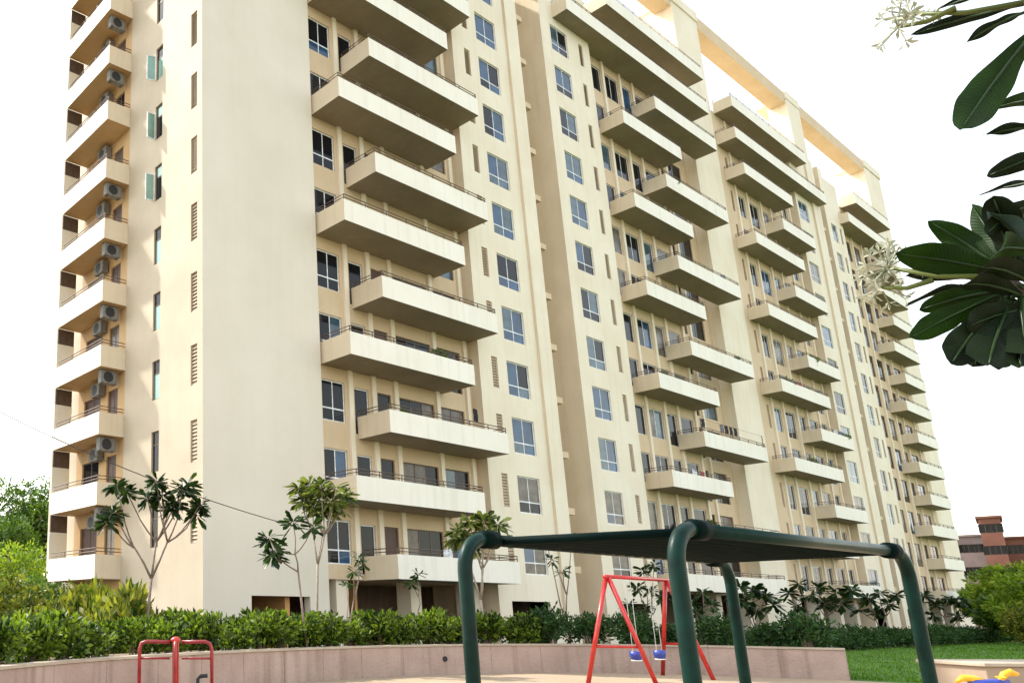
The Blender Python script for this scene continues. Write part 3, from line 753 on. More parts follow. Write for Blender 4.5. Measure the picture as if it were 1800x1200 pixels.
def plumeria(tips, base, label, leafm='plumeria_leaf', leaf=0.42, nleaf=30, seed=0, r0=0.07, fork=0.45, group=None, name='frangipani_tree', barkm='bark', gsz=3):
    """tips: points (Vector) where the rosettes sit; base: trunk foot."""
    rng = np.random.default_rng(seed); rd = random.Random(seed)
    base = Vector(base)
    t = thing(name, label, 'tree', tuple(base), group)
    mb = MB()
    cen = sum((Vector(p) for p in tips), Vector())/len(tips) - base
    top = Vector((cen.x*0.45, cen.y*0.45, max(0.3, min(p.z for p in map(Vector, tips))-base.z)*fork+0.2))
    mb.tube([(0, 0, -0.05), top*0.5+Vector((rd.uniform(-.06, .06), rd.uniform(-.06, .06), 0)), top], [r0, r0*.85, r0*.75], 8)
    B = []; T = []; W = []
    loc_t = sorted([Vector(p)-base for p in tips], key=lambda p: math.atan2((p-top).y, (p-top).x))
    groups = [loc_t[i:i+gsz] for i in range(0, len(loc_t), gsz)]
    node_of = []
    for g in groups:
        c_ = sum(g, Vector())/len(g)
        nd = top.lerp(c_, 0.5 if len(g) > 1 else 0.3)+Vector((rd.uniform(-.08, .08), rd.uniform(-.08, .08), -0.06*(c_-top).length))
        mb.tube([top-Vector((0, 0, 0.04)), top.lerp(nd, .5)+Vector((rd.uniform(-.04, .04), rd.uniform(-.04, .04), -0.04)), nd], [r0*.68, r0*.58, r0*.52], 7)
        node_of += [(p, nd) for p in g]
    trunk_top = top
    for p, top in node_of:
        mid = top.lerp(p, 0.5)+Vector((rd.uniform(-.06, .06), rd.uniform(-.06, .06), -0.10*(p-top).length+rd.uniform(-.03, .06)))
        mb.tube([top-Vector((0, 0, 0.03)), top.lerp(mid, .5)+Vector((0, 0, -0.05)), mid, p], [r0*.5, r0*.44, r0*.38, r0*.32], 7)
        n = int(nleaf*(0.8+0.5*rd.random()))
        az = rng.random(n)*6.283; el = rng.uniform(-0.75, 0.95, n)
        d = np.stack([np.cos(az)*np.cos(el), np.sin(az)*np.cos(el), np.sin(el)], 1)
        s = leaf*(0.7+0.5*rng.random((n, 1)))
        B.append(np.array(p)+d*0.03+np.array([0, 0, 1])*rng.uniform(-0.12, 0.03, (n, 1)))
        tv = d*s; tv[:, 2] -= 0.08*s[:, 0]
        w = np.cross(d, np.array([0, 0, 1.0])+rng.normal(size=(n, 3))*0.35); w = unit(w)*s*0.16
        T.append(tv); W.append(w)
    mb.build('trunk', barkm, t, True)
    link('crown', oblong_mesh('crown', np.concatenate(B), np.concatenate(T), np.concatenate(W), leafm), t)
    return t
def tip(d, u, v): return at(d, u, v)
def d_y(u, y):
    r = ray(u, 1060); t = (y-CAM[1])/r[1]; return t*math.hypot(r[0], r[1])
def pl(d, uvs, basepix, label, dz=0.0, jit=0.5, seed=0, **kw):
    rd = random.Random(seed)
    tips = [at(d+rd.uniform(-jit, jit), u, v) for u, v in uvs]
    bp = at(d, *basepix)
    zg = kw.pop('zg', 0.0)
    return plumeria(tips, (bp.x, bp.y, zg), label, seed=seed, **kw)
pl(24, [(205,850),(222,862),(258,872),(275,845),(285,868),(322,855),(300,890),(345,900),(200,900),(190,915),(330,850),(352,885),(310,880)], (258,1075), 'tall frangipani tree with dark leaf clusters before the cream side wall', seed=1, fork=0.58, nleaf=36, r0=0.055, gsz=5)
pl(25, [(525,855),(545,848),(565,852),(590,855),(605,870),(535,875),(560,872),(582,880),(550,890),(570,898),(600,890)], (552,1085), 'frangipani tree with pale yellow green crown before the blank corner wall', seed=2, leafm='plumeria_light_leaf', fork=0.62, nleaf=34, r0=0.045, gsz=4, barkm='pale_bark')
pl(22, [(473,945),(484,962),(478,972),(515,915),(550,925)], (545,1085), 'young frangipani with dark hanging leaf cluster beside the corner wall', seed=3, fork=0.8, nleaf=22, r0=0.035)
pl(27, [(805,925),(825,915),(850,912),(875,920),(815,940),(845,935),(865,942),(830,955),(800,945)], (848,1075), 'frangipani tree with round yellow green crown behind the green post', seed=4, leafm='plumeria_light_leaf', fork=0.5, nleaf=34, r0=0.05, barkm='pale_bark')
pl(23.5, [(630,975),(622,1000),(608,1022),(640,988)], (600,1085), 'small frangipani sapling before the ground floor columns', seed=5, fork=0.4, nleaf=18, r0=0.03, leaf=0.26)
pl(27.5, [(735,1008),(722,1022)], (738,1085), 'tiny frangipani sapling before the dark carport opening', seed=15, fork=0.6, nleaf=18, r0=0.025, leaf=0.26)
pl(30, [(970,980),(1005,945),(990,1000),(960,950)], (1000,1085), 'thin bare branched frangipani beside the red swing', seed=6, fork=0.35, nleaf=16, r0=0.04, leaf=0.28)
pl(33, [(1130,1000),(1150,990),(1145,1035),(1120,1030),(1160,1045),(1105,1060),(1135,1065)], (1130,1090), 'dark frangipani bush seen behind the red swing legs', seed=7, fork=0.3, nleaf=32, r0=0.04, leaf=0.3)
pl(34, [(1215,1055),(1235,1040),(1250,1060),(1225,1075)], (1235,1090), 'dark frangipani bush standing left of the rear green post', seed=12, fork=0.3, nleaf=32, r0=0.04, leaf=0.3)
pl(d_y(1325, -6.8), [(1300,1030),(1325,1035),(1310,1055),(1345,1045),(1360,1060),(1330,1070),(1295,1050)], (1325,1095), 'dark frangipani tree right of the rear green post', seed=8, fork=0.3, leaf=0.55, nleaf=34, r0=0.05)
pl(d_y(1430, -6.6), [(1385,1040),(1405,1025),(1425,1045),(1440,1030),(1400,1065),(1450,1060),(1470,1040),(1495,1035),(1480,1060)], (1430,1100), 'wide dark frangipani tree before the lower far balconies', seed=9, fork=0.3, leaf=0.55, nleaf=36, r0=0.06)
pl(d_y(1545, -6.6), [(1525,1050),(1545,1040),(1560,1060),(1575,1045),(1540,1075),(1510,1070)], (1545,1100), 'dark frangipani tree left of the bent right green post', seed=10, fork=0.3, leaf=0.55, nleaf=34, r0=0.06)
pl(d_y(1665, -7.0), [(1625,1045),(1645,1060),(1670,1050),(1690,1055),(1705,1070),(1680,1080),(1640,1080)], (1665,1100), 'dark frangipani tree right of the bent right green post', seed=11, fork=0.3, leaf=0.55, nleaf=36, r0=0.06)

def broad_tree(name, label, base, h, rad, mat, seed, n_cl=60, per=120, leaf=0.28, squash=0.85, trunk_h=0.35, group=None):
    rng = np.random.default_rng(seed); rd = random.Random(seed)
    t = thing(name, label, 'tree', base, group)
    mb = MB(); th = h*trunk_h
    mb.tube([(0, 0, -0.1), (0.05, 0, th*.5), (0.1, 0.05, th), (0.1, 0.1, h*.7)], [h*.03, h*.025, h*.02, h*.008], 9)
    cl = np.zeros((n_cl, 4))
    d = unit(rng.normal(size=(n_cl, 3))); r = rng.random(n_cl)**0.45
    cl[:, :3] = d*r[:, None]*np.array([rad, rad, (h-th)*0.5*squash])
    cl[:, 2] += th+(h-th)*0.52; cl[:, 3] = rad*(0.17+0.16*rng.random(n_cl))
    for c in cl[::4]:
        mb.tube([(0.08, 0.03, th*.9), (c[0]*.45, c[1]*.45, th+(c[2]-th)*.6), tuple(c[:3])], [h*.011, h*.007, h*.003], 6)
    mb.build('trunk', 'bark', t, True)
    B, T, W = clump_leaves(rng, cl, per, leaf, up=0.1)
    link('crown', leaf_mesh('crown', B, T, W, mat), t)
    return t
def gp(d, u): 
    p = at(d, u, 1080); return (p.x, p.y, -0.02)
broad_tree('leafy_tree', 'tall dark green tree beyond the end of the side balconies', gp(62, 58), 12.3, 4.0, 'tree_leaf', 1, 70, 190, 0.30)
broad_tree('leafy_tree', 'rounded green tree left of the tall tree beyond the balconies', gp(58, -8), 8.6, 3.4, 'tree_leaf', 2, 60, 170, 0.28)
broad_tree('lime_tree', 'lime green bushy tree low beside the building end', gp(52, 25), 5.8, 3.3, 'lime_leaf', 3, 60, 170, 0.24, trunk_h=0.12)
broad_tree('lime_tree', 'bright yellow green bush at the left end of the hedge', gp(32, -5), 3.3, 1.5, 'croton_leaf', 4, 40, 130, 0.18, trunk_h=0.1)
broad_tree('leafy_tree', 'dark green shrubby tree right behind the hedge by the building end', gp(40, 60), 3.6, 2.2, 'tree_leaf', 14, 50, 150, 0.2, trunk_h=0.1)
broad_tree('leafy_tree', 'green tree standing right before the far corner of the building', gp(105, 1750), 5.2, 1.9, 'lime_leaf', 5, 60, 150, 0.42, trunk_h=0.12)
broad_tree('lime_tree', 'light green tree before the red brick house', gp(88, 1790), 5.6, 2.3, 'lime_leaf', 6, 60, 150, 0.38, trunk_h=0.12)
broad_tree('leafy_tree', 'low green tree at the far edge of the lawn', gp(75, 1790), 3.4, 1.6, 'tree_leaf', 7, 50, 150, 0.3, trunk_h=0.08)
broad_tree('leafy_tree', 'dark leafy tree beside the lawn right of the brick house', gp(72, 1830), 4.6, 2.0, 'lime_leaf', 8, 50, 150, 0.28, trunk_h=0.1)
broad_tree('lime_tree', 'yellow flowering bush at the edge of the lawn', gp(60, 1815), 2.4, 1.2, 'croton_leaf', 9, 40, 120, 0.16, trunk_h=0.08)
# lawn grass tufts
rng = np.random.default_rng(5)
n = 26000
gx = 9.8+rng.random(n)**1.7*50; gy = -8.6-rng.random(n)*14
B = np.stack([gx, gy, np.zeros(n)-0.005], 1); T = rng.normal(size=(n, 3))*0.03; T[:, 2] = 0.05+0.06*rng.random(n)
W = unit(np.cross(T, rng.normal(size=(n, 3))))*0.010*(1+gx[:, None]/25)
tag(link('lawn_grass', leaf_mesh('lawn_grass', B, T, W, 'grass_leaf')), 'short green grass blades covering the lawn', 'grass', kind='stuff')

# ================================================================== PLAYGROUND EQUIPMENT
def arc_bend(p_post, u, rad, z, zfoot, n=7):
    """points of a post that rises at p_post and bends over into direction u at height z."""
    pts = [(p_post.x, p_post.y, zfoot), (p_post.x, p_post.y, (zfoot+z-rad)/2), (p_post.x, p_post.y, z-rad)]
    for k in range(1, n+1):
        a = math.pi/2*k/n
        q = p_post+u*(rad*(1-math.cos(a))); pts.append((q.x, q.y, z-rad+rad*math.sin(a)))
    return pts
lad = thing('horizontal_ladder', 'dark green steel monkey bar frame on four bent posts', 'climbing frame', (-12.3, -22.1, 0))
lb = Vector((12.3, 22.1, 0))
HZ = 2.0
Fr = {'F': Vector((-13.46, -22.60)), 'R': Vector((-11.08, -22.72)), 'L': Vector((-13.79, -21.70)), 'B': Vector((-10.98, -21.68))}
def loc3(pts): return [(p[0]+lb.x, p[1]+lb.y, p[2]) for p in pts]
for a, c in (('F', 'R'), ('L', 'B')):
    u = (Fr[c]-Fr[a]).normalized()
    for e, dr in ((a, u), (c, -u)):
        post = Fr[e]-dr*0.16
        MB().tube(loc3(arc_bend(post, dr, 0.17, HZ, -0.05)), 0.037, 18).build('post', 'green_pipe', lad, True)
        q = Fr[e]+dr*0.01
        MB().tube(loc3([(q.x, q.y, HZ), (q.x+dr.x*0.11, q.y+dr.y*0.11, HZ)]), 0.049, 18).build('clamp_collar', 'dark_cap', lad, True)
        MB().tube([(post.x+lb.x, post.y+lb.y, 0.0), (post.x+lb.x, post.y+lb.y, 0.03)], 0.11, 18).build('base_plate', 'green_pipe', lad)
    p = Fr[a]+u*0.1; r_ = Fr[c]-u*0.1
    MB().tube(loc3([(p.x, p.y, HZ), (r_.x, r_.y, HZ)]), 0.032, 16).build('rail', 'green_pipe', lad, True)
NR = 22
for k in range(NR):
    t = 0.05+0.90*k/(NR-1)
    p = Fr['F'].lerp(Fr['R'], t); r_ = Fr['L'].lerp(Fr['B'], t)
    MB().tube(loc3([(p.x, p.y, HZ-0.006), (r_.x, r_.y, HZ-0.006)]), 0.024, 10).build('rung', 'dark_cap', lad, True)

# red swing
p1 = Vector((3.05, -13.1)); p2 = Vector((5.9, -13.3)); SH = 2.58
sw = thing('swing_set', 'red steel swing frame with two splayed leg pairs near the planter wall', 'swing', (4.4, -13.2, 0))
so = Vector((4.4, -13.2))
ax = (p2-p1).normalized(); sd = Vector((-ax.y, ax.x))
f1 = [Vector((2.53, -12.83)), Vector((3.35, -14.1))]; f2 = [Vector((7.05, -12.45)), Vector((6.3, -14.1))]
p1 = (f1[0]+f1[1])/2 + Vector((0.15, 0.15)); p2 = (f2[0]+f2[1])/2 + Vector((-0.5, 0.0))
def S3(v, z): return (v.x-so.x, v.y-so.y, z)
MB().tube([S3(p1-(p2-p1).normalized()*0.12, SH), S3(p2+(p2-p1).normalized()*0.12, SH)], 0.05, 14).build('top_bar', 'red_pipe', sw, True)
for pa, ff in ((p1, f1), (p2, f2)):
    for f in ff:
        MB().tube([S3(f, -0.05), S3(pa+(f-pa)*0.04, SH-0.03)], 0.055, 14).build('leg', 'red_pipe', sw, True)
    a = pa+(ff[0]-pa)*0.66; c = pa+(ff[1]-pa)*0.66; z = SH*(1-0.66)
    MB().tube([S3(a, z), S3(c, z)], 0.035, 12).build('brace', 'red_pipe', sw, True)
for t, lab in ((0.32, 'left'), (0.72, 'right')):
    c = p1.lerp(p2, t); dirv = (p2-p1).normalized()
    s = MB().lathe([(0.06, -0.02), (0.125, 0.0), (0.145, 0.09), (0.15, 0.19), (0.13, 0.19), (0.12, 0.08), (0.02, 0.05)], seg=18).build('swing_seat', 'blue_plastic', sw, True, (c.x-so.x, c.y-so.y, 0.55)); MB().lathe([(0.06, -0.05), (0.12, -0.045), (0.13, -0.022), (0.02, -0.021)], seg=16).build('seat_base', 'white_plastic', s, True)
    for e in (-1, 1): MB().tube([(e*0.14, 0, 0.17), (e*0.14, 0, SH-0.55-0.05)], 0.009, 6).build('chain', 'chain_steel', s)

# merry-go-round
mc = at(14.0, 309, 1120)
mg = thing('merry_go_round', 'small red merry go round with pipe handrails before the planter wall', 'merry-go-round', (mc.x, mc.y, 0))
rdir = Vector((RT[0], RT[1])).normalized(); fdir = Vector((-rdir.y, rdir.x))
MB().lathe([(0.78, 0.10), (0.80, 0.12), (0.80, 0.16), (0.76, 0.18), (0.02, 0.18)], seg=36).build('platform', 'maroon_pipe', mg)
MB().lathe([(0.055, -0.05), (0.055, 1.16), (0.085, 1.17), (0.085, 1.21), (0.06, 1.23), (0.02, 1.25)], seg=20).build('centre_post', 'red_pipe', mg, True)
for k, dv in enumerate((rdir, -rdir, fdir, -fdir)):
    rad = 0.60
    pts = [(dv.x*0.1, dv.y*0.1, 1.16), (dv.x*(rad-.12), dv.y*(rad-.12), 1.17), (dv.x*(rad-.03), dv.y*(rad-.03), 1.14), (dv.x*rad, dv.y*rad, 1.05), (dv.x*rad, dv.y*rad, 0.17)]
    MB().tube(pts, 0.03, 12).build('handrail', 'maroon_pipe', mg, True)
    MB().tube([(dv.x*0.1, dv.y*0.1, 0.90), (dv.x*rad, dv.y*rad, 0.90)], 0.018, 10).build('cross_rail', 'maroon_pipe', mg, True)
g0 = rdir*0.36-fdir*0.30
MB().tube([(g0.x, g0.y, 0.18), (g0.x, g0.y, 0.60), (g0.x+rdir.x*.05, g0.y+rdir.y*.05, 0.64), (g0.x+rdir.x*.16, g0.y+rdir.y*.16, 0.65)], 0.032, 10).build('hand_grip', 'black_rubber', mg, True)

# planter block and spring rider at the right
bp = at(27, 1775, 1190)
pb = thing('planter_block', 'beige plaster planter block at the edge of the lawn', 'planter', (bp.x, bp.y, 0), None, R(-35))
bevel(MB().box(-1.25, 1.25, -0.8, 0.8, -0.05, 0.56).build('body', 'beige_block', pb), 0.02)
bevel(MB().box(-1.32, 1.32, -0.87, 0.87, 0.562, 0.64).build('coping_slab', 'coping_stone', pb), 0.015)
sp = at(23.5, 1735, 1195)
sr = thing('spring_rider', 'yellow and blue plastic spring rider before the beige planter block', 'spring rider', (sp.x, sp.y, 0), None, R(-50)); sr.scale = (0.72, 0.72, 0.72)
hel = [(0.11*math.cos(k*0.7), 0.11*math.sin(k*0.7), 0.02+k*0.0068) for k in range(46)]
MB().tube(hel, 0.014, 6).build('spring', 'black_rubber', sr, True)
MB().tube([(-0.45, 0, 0.40), (-0.3, 0, 0.44), (0, 0, 0.42), (0.3, 0, 0.46), (0.5, 0, 0.52)], [0.06, 0.13, 0.14, 0.12, 0.05], 14).build('body', 'blue_plastic', sr, True)
MB().tube([(-0.72, 0, 0.46), (-0.55, 0.02, 0.58), (-0.35, 0, 0.57), (-0.1, 0, 0.55)], [0.04, 0.09, 0.10, 0.06], 12).build('seat', 'yellow_plastic', sr, True)
MB().tube([(0.3, 0, 0.50), (0.42, 0, 0.70), (0.58, 0, 0.76), (0.74, 0, 0.70)], [0.08, 0.09, 0.10, 0.05], 12).build('head', 'yellow_plastic', sr, True)
MB().tube([(0.33, -0.22, 0.62), (0.33, 0.22, 0.62)], 0.02, 10).build('handlebar', 'yellow_plastic', sr, True)

# ================================================================== SMALL THINGS ON BALCONIES
pot_f = shrub_variant(90, 10, 40, 0.16, 0.3, 0.3, 0.75, 'tree_leaf', 0.5)
potm = MB().lathe([(0.11, 0), (0.16, 0.26), (0.17, 0.30), (0.14, 0.30), (0.12, 0.27)], seg=16).mesh('pot', 'terracotta')
for x, y, n, s, lab in ((16.5, -1.3, 5, 1.0, 'potted plant at the far corner of a white balcony in the first stack'), (66.2, -0.95, 5, 1.2, 'potted plant at the end of a balcony beside the far window strip'), (12.5, -1.25, 7, 0.9, 'potted plant peeping over the parapet of an upper white balcony'), (62.0, -1.1, 7, 1.1, 'potted plant on an upper balcony of the far stack'), (40.6, -1.2, 10, 1.0, 'potted plant on a high balcony beside the white pier')):
    o = thing('potted_plant', lab, 'plant', (x, y, zl(n)+0.2)); o.scale = (s, s, s*1.15)
    link('pot', potm, o); link('foliage', pot_f, o, (0, 0, 0.22))
more = [(10.4, -1.2, 3), (9.3, -1.2, 9), (12.9, -1.2, 4), (35.2, -1.0, 5), (46.8, -1.0, 6), (40.0, -1.0, 8), (39.4, -1.0, 2), (56.0, -0.85, 6), (65.5, -0.85, 9), (58.3, -0.85, 4), (88.0, -0.85, 5), (90.5, -0.85, 8)]
for k, (x, y, n) in enumerate(more):
    st = 'first' if x < 20 else 'second' if x < 50 else 'third' if x < 80 else 'farthest'
    od = ['', 'first', 'second', 'third', 'fourth', 'fifth', 'sixth', 'seventh', 'eighth', 'ninth'][n]
    o = thing('potted_plant', f'green potted plant behind the parapet, {od} balcony up in the {st} stack', 'plant', (x, y, zl(n)+0.2), None, k)
    sc_ = 1.0+0.25*((k*7) % 5)/5; o.scale = (sc_, sc_, sc_*1.2); link('pot', potm, o); link('foliage', pot_f, o, (0, 0, 0.22))
def cloth(x, y, n, w, h, mat, lab, grp, seed):
    rd = random.Random(seed); mb = MB(); nx, nz = 7, 8
    z0 = zl(n)+1.02+0.30
    for j in range(nz+1):
        for i in range(nx+1):
            mb.v.append((x+w*i/nx, y+0.025*math.sin(i*1.7+seed)*(1-j/nz*.5)+0.012*math.sin(j*1.1), z0+h*(1-j/nz)-0.03*math.sin(i*0.9+seed)))
    for j in range(nz):
        for i in range(nx):
            a = j*(nx+1)+i; mb.f.append((a, a+nx+1, a+nx+2, a+1)); mb.mi.append(0)
    o = mb.build('hanging_cloth', mat, None, True)
    md = o.modifiers.new('thick', 'SOLIDIFY'); md.thickness = 0.012
    tag(o, lab, 'laundry', grp)
for k, (x, w) in enumerate(((38.9, 0.45), (41.6, 0.5), (42.3, 0.5), (43.0, 0.45), (43.6, 0.5))):
    cloth(x, -1.45, 4, w, 0.55, 'dark_cloth' if k != 1 else 'grey_cloth', 'black laundry hung along the railing of a middle balcony', 'dark laundry on the balcony railing', k)
ln = MB().tube([(38.75, -1.45, zl(4)+1.02+0.84), (48.1, -1.45, zl(4)+1.02+0.84)], 0.008, 5)
for x in (38.78, 43.3, 48.08): ln.box(x-0.02, x+0.02, -1.47, -1.43, zl(4)+1.0, zl(4)+1.88)
tag(ln.build('laundry_line', 'rail_metal'), 'thin laundry line with posts above a middle balcony railing', 'laundry line')
glossy('red_cloth', (0.30, 0.05, 0.05), 0.9); glossy('white_cloth', (0.62, 0.62, 0.64), 0.9); glossy('blue_cloth', (0.08, 0.14, 0.30), 0.9)
for k, (x, y, n, w, mt, cn, st) in enumerate(((11.6, -1.80, 1, 0.6, 'white_cloth', 'white', 'first'), (12.5, -1.80, 1, 0.5, 'blue_cloth', 'blue', 'first'), (36.4, -1.53, 3, 0.7, 'white_cloth', 'white', 'second'), (37.5, -1.53, 3, 0.5, 'red_cloth', 'red', 'second'), (45.2, -1.53, 8, 0.8, 'grey_cloth', 'grey', 'second'), (57.0, -1.34, 6, 0.8, 'red_cloth', 'red', 'third'), (63.0, -1.34, 5, 0.8, 'white_cloth', 'white', 'third'), (64.2, -1.34, 5, 0.6, 'blue_cloth', 'blue', 'third'), (89.0, -1.29, 4, 0.9, 'white_cloth', 'white', 'farthest'))):
    cloth(x, y, n, w, -0.42, mt, f'{cn} towel hung over a railing low in the {st} balcony stack', None, 20+k)
cloth(14.6, -1.72, 3, 0.35, 0.6, 'dark_cloth', 'black garment hung over the railing of a low white balcony', None, 9)

# ================================================================== CABLE, FAR HOUSES
c0 = at(19, -160, 640); c1 = at(21.6, 495, 918)
pts = []
for k in range(41):
    t = k/40; p = c0.lerp(c1, t); pts.append((p.x, p.y, p.z-0.9*4*t*(1-t)*0.35))
tag(MB().tube(pts, 0.012, 6).build('overhead_cable', 'cable_black', None, True), 'thin dark cable sagging across the front of the side wall', 'cable')
def far_house(name, label, u0, u1, d, ztop, mat, floors, cols, depth=9):
    a = at(d, u0, 1000); c = at(d, u1, 1000)
    vx = Vector((c.x-a.x, c.y-a.y)); w = vx.length; rz = math.atan2(vx.y, vx.x)
    o = thing(name, label, 'building', (a.x, a.y, 0), None, rz)
    fh = ztop/floors; ops = []
    for f in range(floors):
        for k in range(cols):
            x = w*(k+0.5)/cols; ops.append((x-0.7, x+0.7, f*fh+1.0, f*fh+2.3))
    mb = MB(); wall_open(mb, 'y', 0.0, 0, w, -0.1, ztop, ops, 0.2, 1)
    mb.quad((0,0,-0.1),(0,0,ztop),(0,depth,ztop),(0,depth,-0.1)); mb.quad((w,0,-0.1),(w,depth,-0.1),(w,depth,ztop),(w,0,ztop))
    mb.build('wall', mat, o)
    r = MB(); r.box(-0.25, w+0.25, -0.25, depth+0.25, ztop, ztop+0.3); r.build('roof', mat, o)
    wm = frame_mesh('window', 1.4, 1.3, [0.7], [], 0.07, 0.06, 'brown_frame'); gm = MB().box(0.03, 1.37, 0.02, 0.03, 0.03, 1.27).mesh('pane', 'glass_dark')
    for op in ops:
        wv = link('window', wm, o, (op[0], 0.12, op[2])); link('pane', gm, wv)
    return o
far_house('brick_house', 'tall red brick house rising beyond the trees', 1738, 1778, 165, 15.6, 'brick_red', 5, 2)
far_house('brick_house', 'lower red brick house beside the tall brick one', 1778, 1840, 172, 13.0, 'brick_red', 4, 3)
far_house('concrete_house', 'grey concrete house between the block and the brick house', 1684, 1738, 178, 14.0, 'grey_concrete', 4, 3)

# ================================================================== FOREGROUND FRANGIPANI (close to the camera, at its right)
rt2 = Vector((RT[0], RT[1], 0)).normalized()
fd = 2.2
tr = thing('frangipani_tree', 'near frangipani branch with big dark glossy leaves and pale flowers', 'tree', tuple(Vector((at(3.2, 2350, 900).x, at(3.2, 2350, 900).y, 0))))
tb = Vector(tr.location)
cA = at(fd, 1815, 10)-tb; cB = at(fd, 1765, 490)-tb; cC = at(fd+0.1, 1850, 350)-tb
knee = (at(2.5, 2080, 620)-tb)
mb = MB()
mb.tube([(0, 0, -0.05), (0.02, 0.03, 0.7), tuple(Vector((knee.x*.7, knee.y*.7, 1.45))), tuple(knee)], [0.075, 0.065, 0.055, 0.045], 10)
for cpt in (cA, cB, cC):
    mid = knee.lerp(cpt, 0.5)+Vector((0, 0, -0.06))
    mb.tube([tuple(knee-Vector((0, 0, 0.02))), tuple(mid), tuple(cpt)], [0.030, 0.020, 0.010], 9)
mb.build('trunk', 'dark_bark', tr, True)
def big_leaf(base, tipp, width, roll, mat, curl=0.12):
    """leaf as a curved blade with a midrib fold."""
    base = Vector(base); tipp = Vector(tipp); ax_ = tipp-base; Ln = ax_.length; ax_.normalize()
    view = (base+tb-Vector(CAM)).normalized()
    side = ax_.cross(view).normalized()
    nrm = side.cross(ax_).normalized()
    s2 = side*math.cos(roll)+nrm*math.sin(roll); n2 = -side*math.sin(roll)+nrm*math.cos(roll)
    N = 20; mb = MB(); ph = random.Random(int(Ln*1e5)).random()*6
    for k in range(N+1):
        t = k/N
        w = width*0.5*max(0.03, math.sin(math.pi*t**1.35)**0.62*(1+0.03*math.sin(t*22+ph)))
        c_ = base+ax_*Ln*t+n2*(curl*Ln*math.sin(math.pi*t))
        for s, f in ((-1, 0.20), (-0.5, 0.06), (0, 0.0), (0.5, 0.06), (1, 0.20)):
            mb.v.append(tuple(c_+s2*w*s+n2*(w*f+0.004*s*math.sin(t*13+ph))))
    for k in range(N):
        for s in range(4):
            a = k*5+s; mb.f.append((a, a+1, a+6, a+5)); mb.mi.append(0)
    me = mb.mesh('leaf', mat, True); uvl = me.uv_layers.new(name='blade')
    for lp in me.loops:
        k, j = divmod(lp.vertex_index, 5); uvl.data[lp.index].uv = (abs(j-2)/2, k/N)
    o = link('leaf', me, tr)
    q = MB()
    q.tube([tuple(base+ax_*Ln*t+n2*(curl*Ln*math.sin(math.pi*t)-0.001)) for t in (0, .25, .5, .75, .95)], [0.0035, 0.003, 0.0025, 0.0018, 0.001], 5)
    q.build('midrib', 'plumeria_leaf', o, True)
    return o
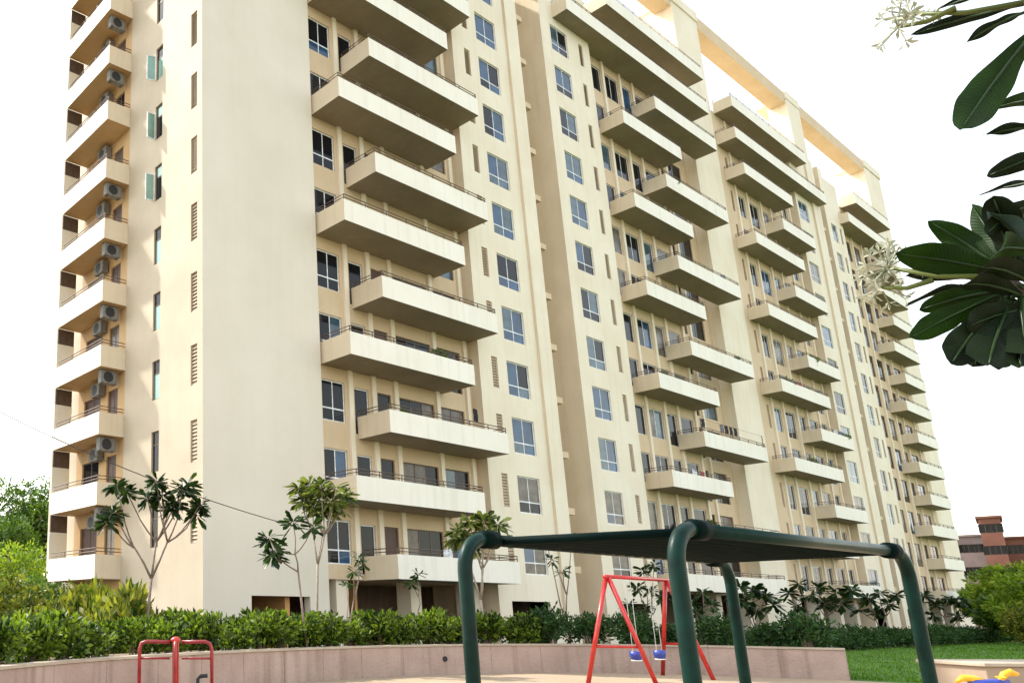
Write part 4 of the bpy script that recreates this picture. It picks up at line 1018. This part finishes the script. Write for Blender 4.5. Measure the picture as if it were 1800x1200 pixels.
LEAVES = [ # base px, tip px, width px, roll, shade?, depth of tip relative to base
 ((1800,8),(1600,62),26,0.2,1,0.05), ((1805,20),(1697,76),24,0.5,1,0.0), ((1800,-5),(1640,20),16,0.9,1,0.1),
 ((1828,40),(1690,228),74,0.1,0,-0.12), ((1850,180),(1745,190),34,0.6,0,0.1), ((1860,225),(1728,238),26,0.7,1,0.0), ((1860,265),(1735,310),40,0.3,1,0.0), ((1880,330),(1715,345),16,1.0,1,0.1), ((1850,340),(1735,410),44,0.4,1,-0.1),
 ((1760,470),(1632,388),48,0.1,0,0.0), ((1770,478),(1575,446),66,0.15,0,-0.05), ((1765,490),(1590,486),40,0.5,1,0.05), ((1765,470),(1708,360),52,0.2,0,0.1), ((1772,462),(1745,345),60,0.3,1,-0.1), ((1790,465),(1840,330),66,0.2,1,0.05),
 ((1760,505),(1592,537),22,0.9,1,0.1), ((1758,510),(1616,545),44,0.4,0,0.0), ((1758,515),(1600,594),50,0.1,0,-0.08),
 ((1762,525),(1672,640),62,0.15,1,-0.1), ((1768,525),(1712,645),72,0.2,1,-0.02), ((1775,530),(1738,642),74,0.1,1,-0.15), ((1785,530),(1770,632),70,0.3,1,0.0), ((1795,520),(1812,625),74,0.2,1,-0.1),
 ((1790,500),(1880,560),60,0.2,1,0.1), ((1785,480),(1870,420),60,0.2,0,0.0), ((1790,490),(1900,480),56,0.3,1,0.1), ((1772,455),(1800,380),70,0.4,1,0.05), ((1770,520),(1700,600),60,0.3,1,0.1), ((1780,520),(1745,600),70,0.2,1,0.12), ((1750,500),(1690,560),50,0.2,1,0.1), ((1765,480),(1690,430),60,0.2,1,0.15),
 ((1790,470),(1752,395),60,0.5,1,-0.05), ((1800,455),(1735,372),50,0.8,2,-0.1), ((1815,470),(1770,360),60,0.4,1,0.1), ((1820,500),(1725,470),56,0.5,1,-0.12), ((1800,520),(1690,500),46,0.6,1,-0.1), ((1812,540),(1700,575),60,0.4,1,-0.05), ((1800,545),(1683,612),58,0.5,1,0.06), ((1815,560),(1795,645),66,0.4,1,-0.1), ((1800,560),(1755,650),60,0.6,1,0.1), ((1790,540),(1722,628),64,0.4,1,0.15), ((1822,440),(1760,440),60,0.3,0,-0.15), ((1790,520),(1640,560),40,0.7,1,0.12), ((1790,545),(1650,520),30,0.9,1,0.12)]
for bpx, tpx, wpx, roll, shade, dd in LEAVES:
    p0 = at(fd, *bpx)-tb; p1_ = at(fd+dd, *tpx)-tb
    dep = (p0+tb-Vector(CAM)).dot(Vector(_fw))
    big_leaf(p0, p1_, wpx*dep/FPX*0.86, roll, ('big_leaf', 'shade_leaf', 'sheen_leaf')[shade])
def flower_cluster(cu, cv, su, sv, n, seed):
    rd = random.Random(seed); a = at(fd, su, sv)-tb; c_ = at(fd+0.02, cu, cv)-tb
    mb = MB(); mb.tube([tuple(a), tuple(a.lerp(c_, .5)+Vector((0, 0, -.01))), tuple(c_)], [0.006, 0.005, 0.004], 6)
    st = mb.build('flower_stalk', 'plumeria_light_leaf', tr, True)
    for k in range(n):
        d = Vector((rd.gauss(0, 1), rd.gauss(0, 1), rd.gauss(0, 1))).normalized()
        e = c_+d*rd.uniform(0.02, 0.055)
        q = MB(); q.tube([tuple(c_), tuple(e)], 0.0018, 5, False)
        for j in range(5):
            x_ = d.orthogonal().normalized(); y_ = d.cross(x_)
            an = j*2*math.pi/5; pd = (x_*math.cos(an)+y_*math.sin(an)); pe = (x_*math.cos(an+.9)+y_*math.sin(an+.9))
            L_ = 0.020*rd.uniform(.7, 1.1)
            q.quad(e, e+pd*L_*.5+d*L_*.5-pe*L_*.2, e+pd*L_+d*L_*.6, e+pd*L_*.5+d*L_*.5+pe*L_*.25)
        q.build('blossom', 'petal', st)
flower_cluster(1560, 470, 1740, 486, 22, 1); flower_cluster(1600, 25, 1800, 5, 12, 2); flower_cluster(1578, 48, 1680, 14, 7, 3); flower_cluster(1548, 505, 1640, 492, 10, 4)
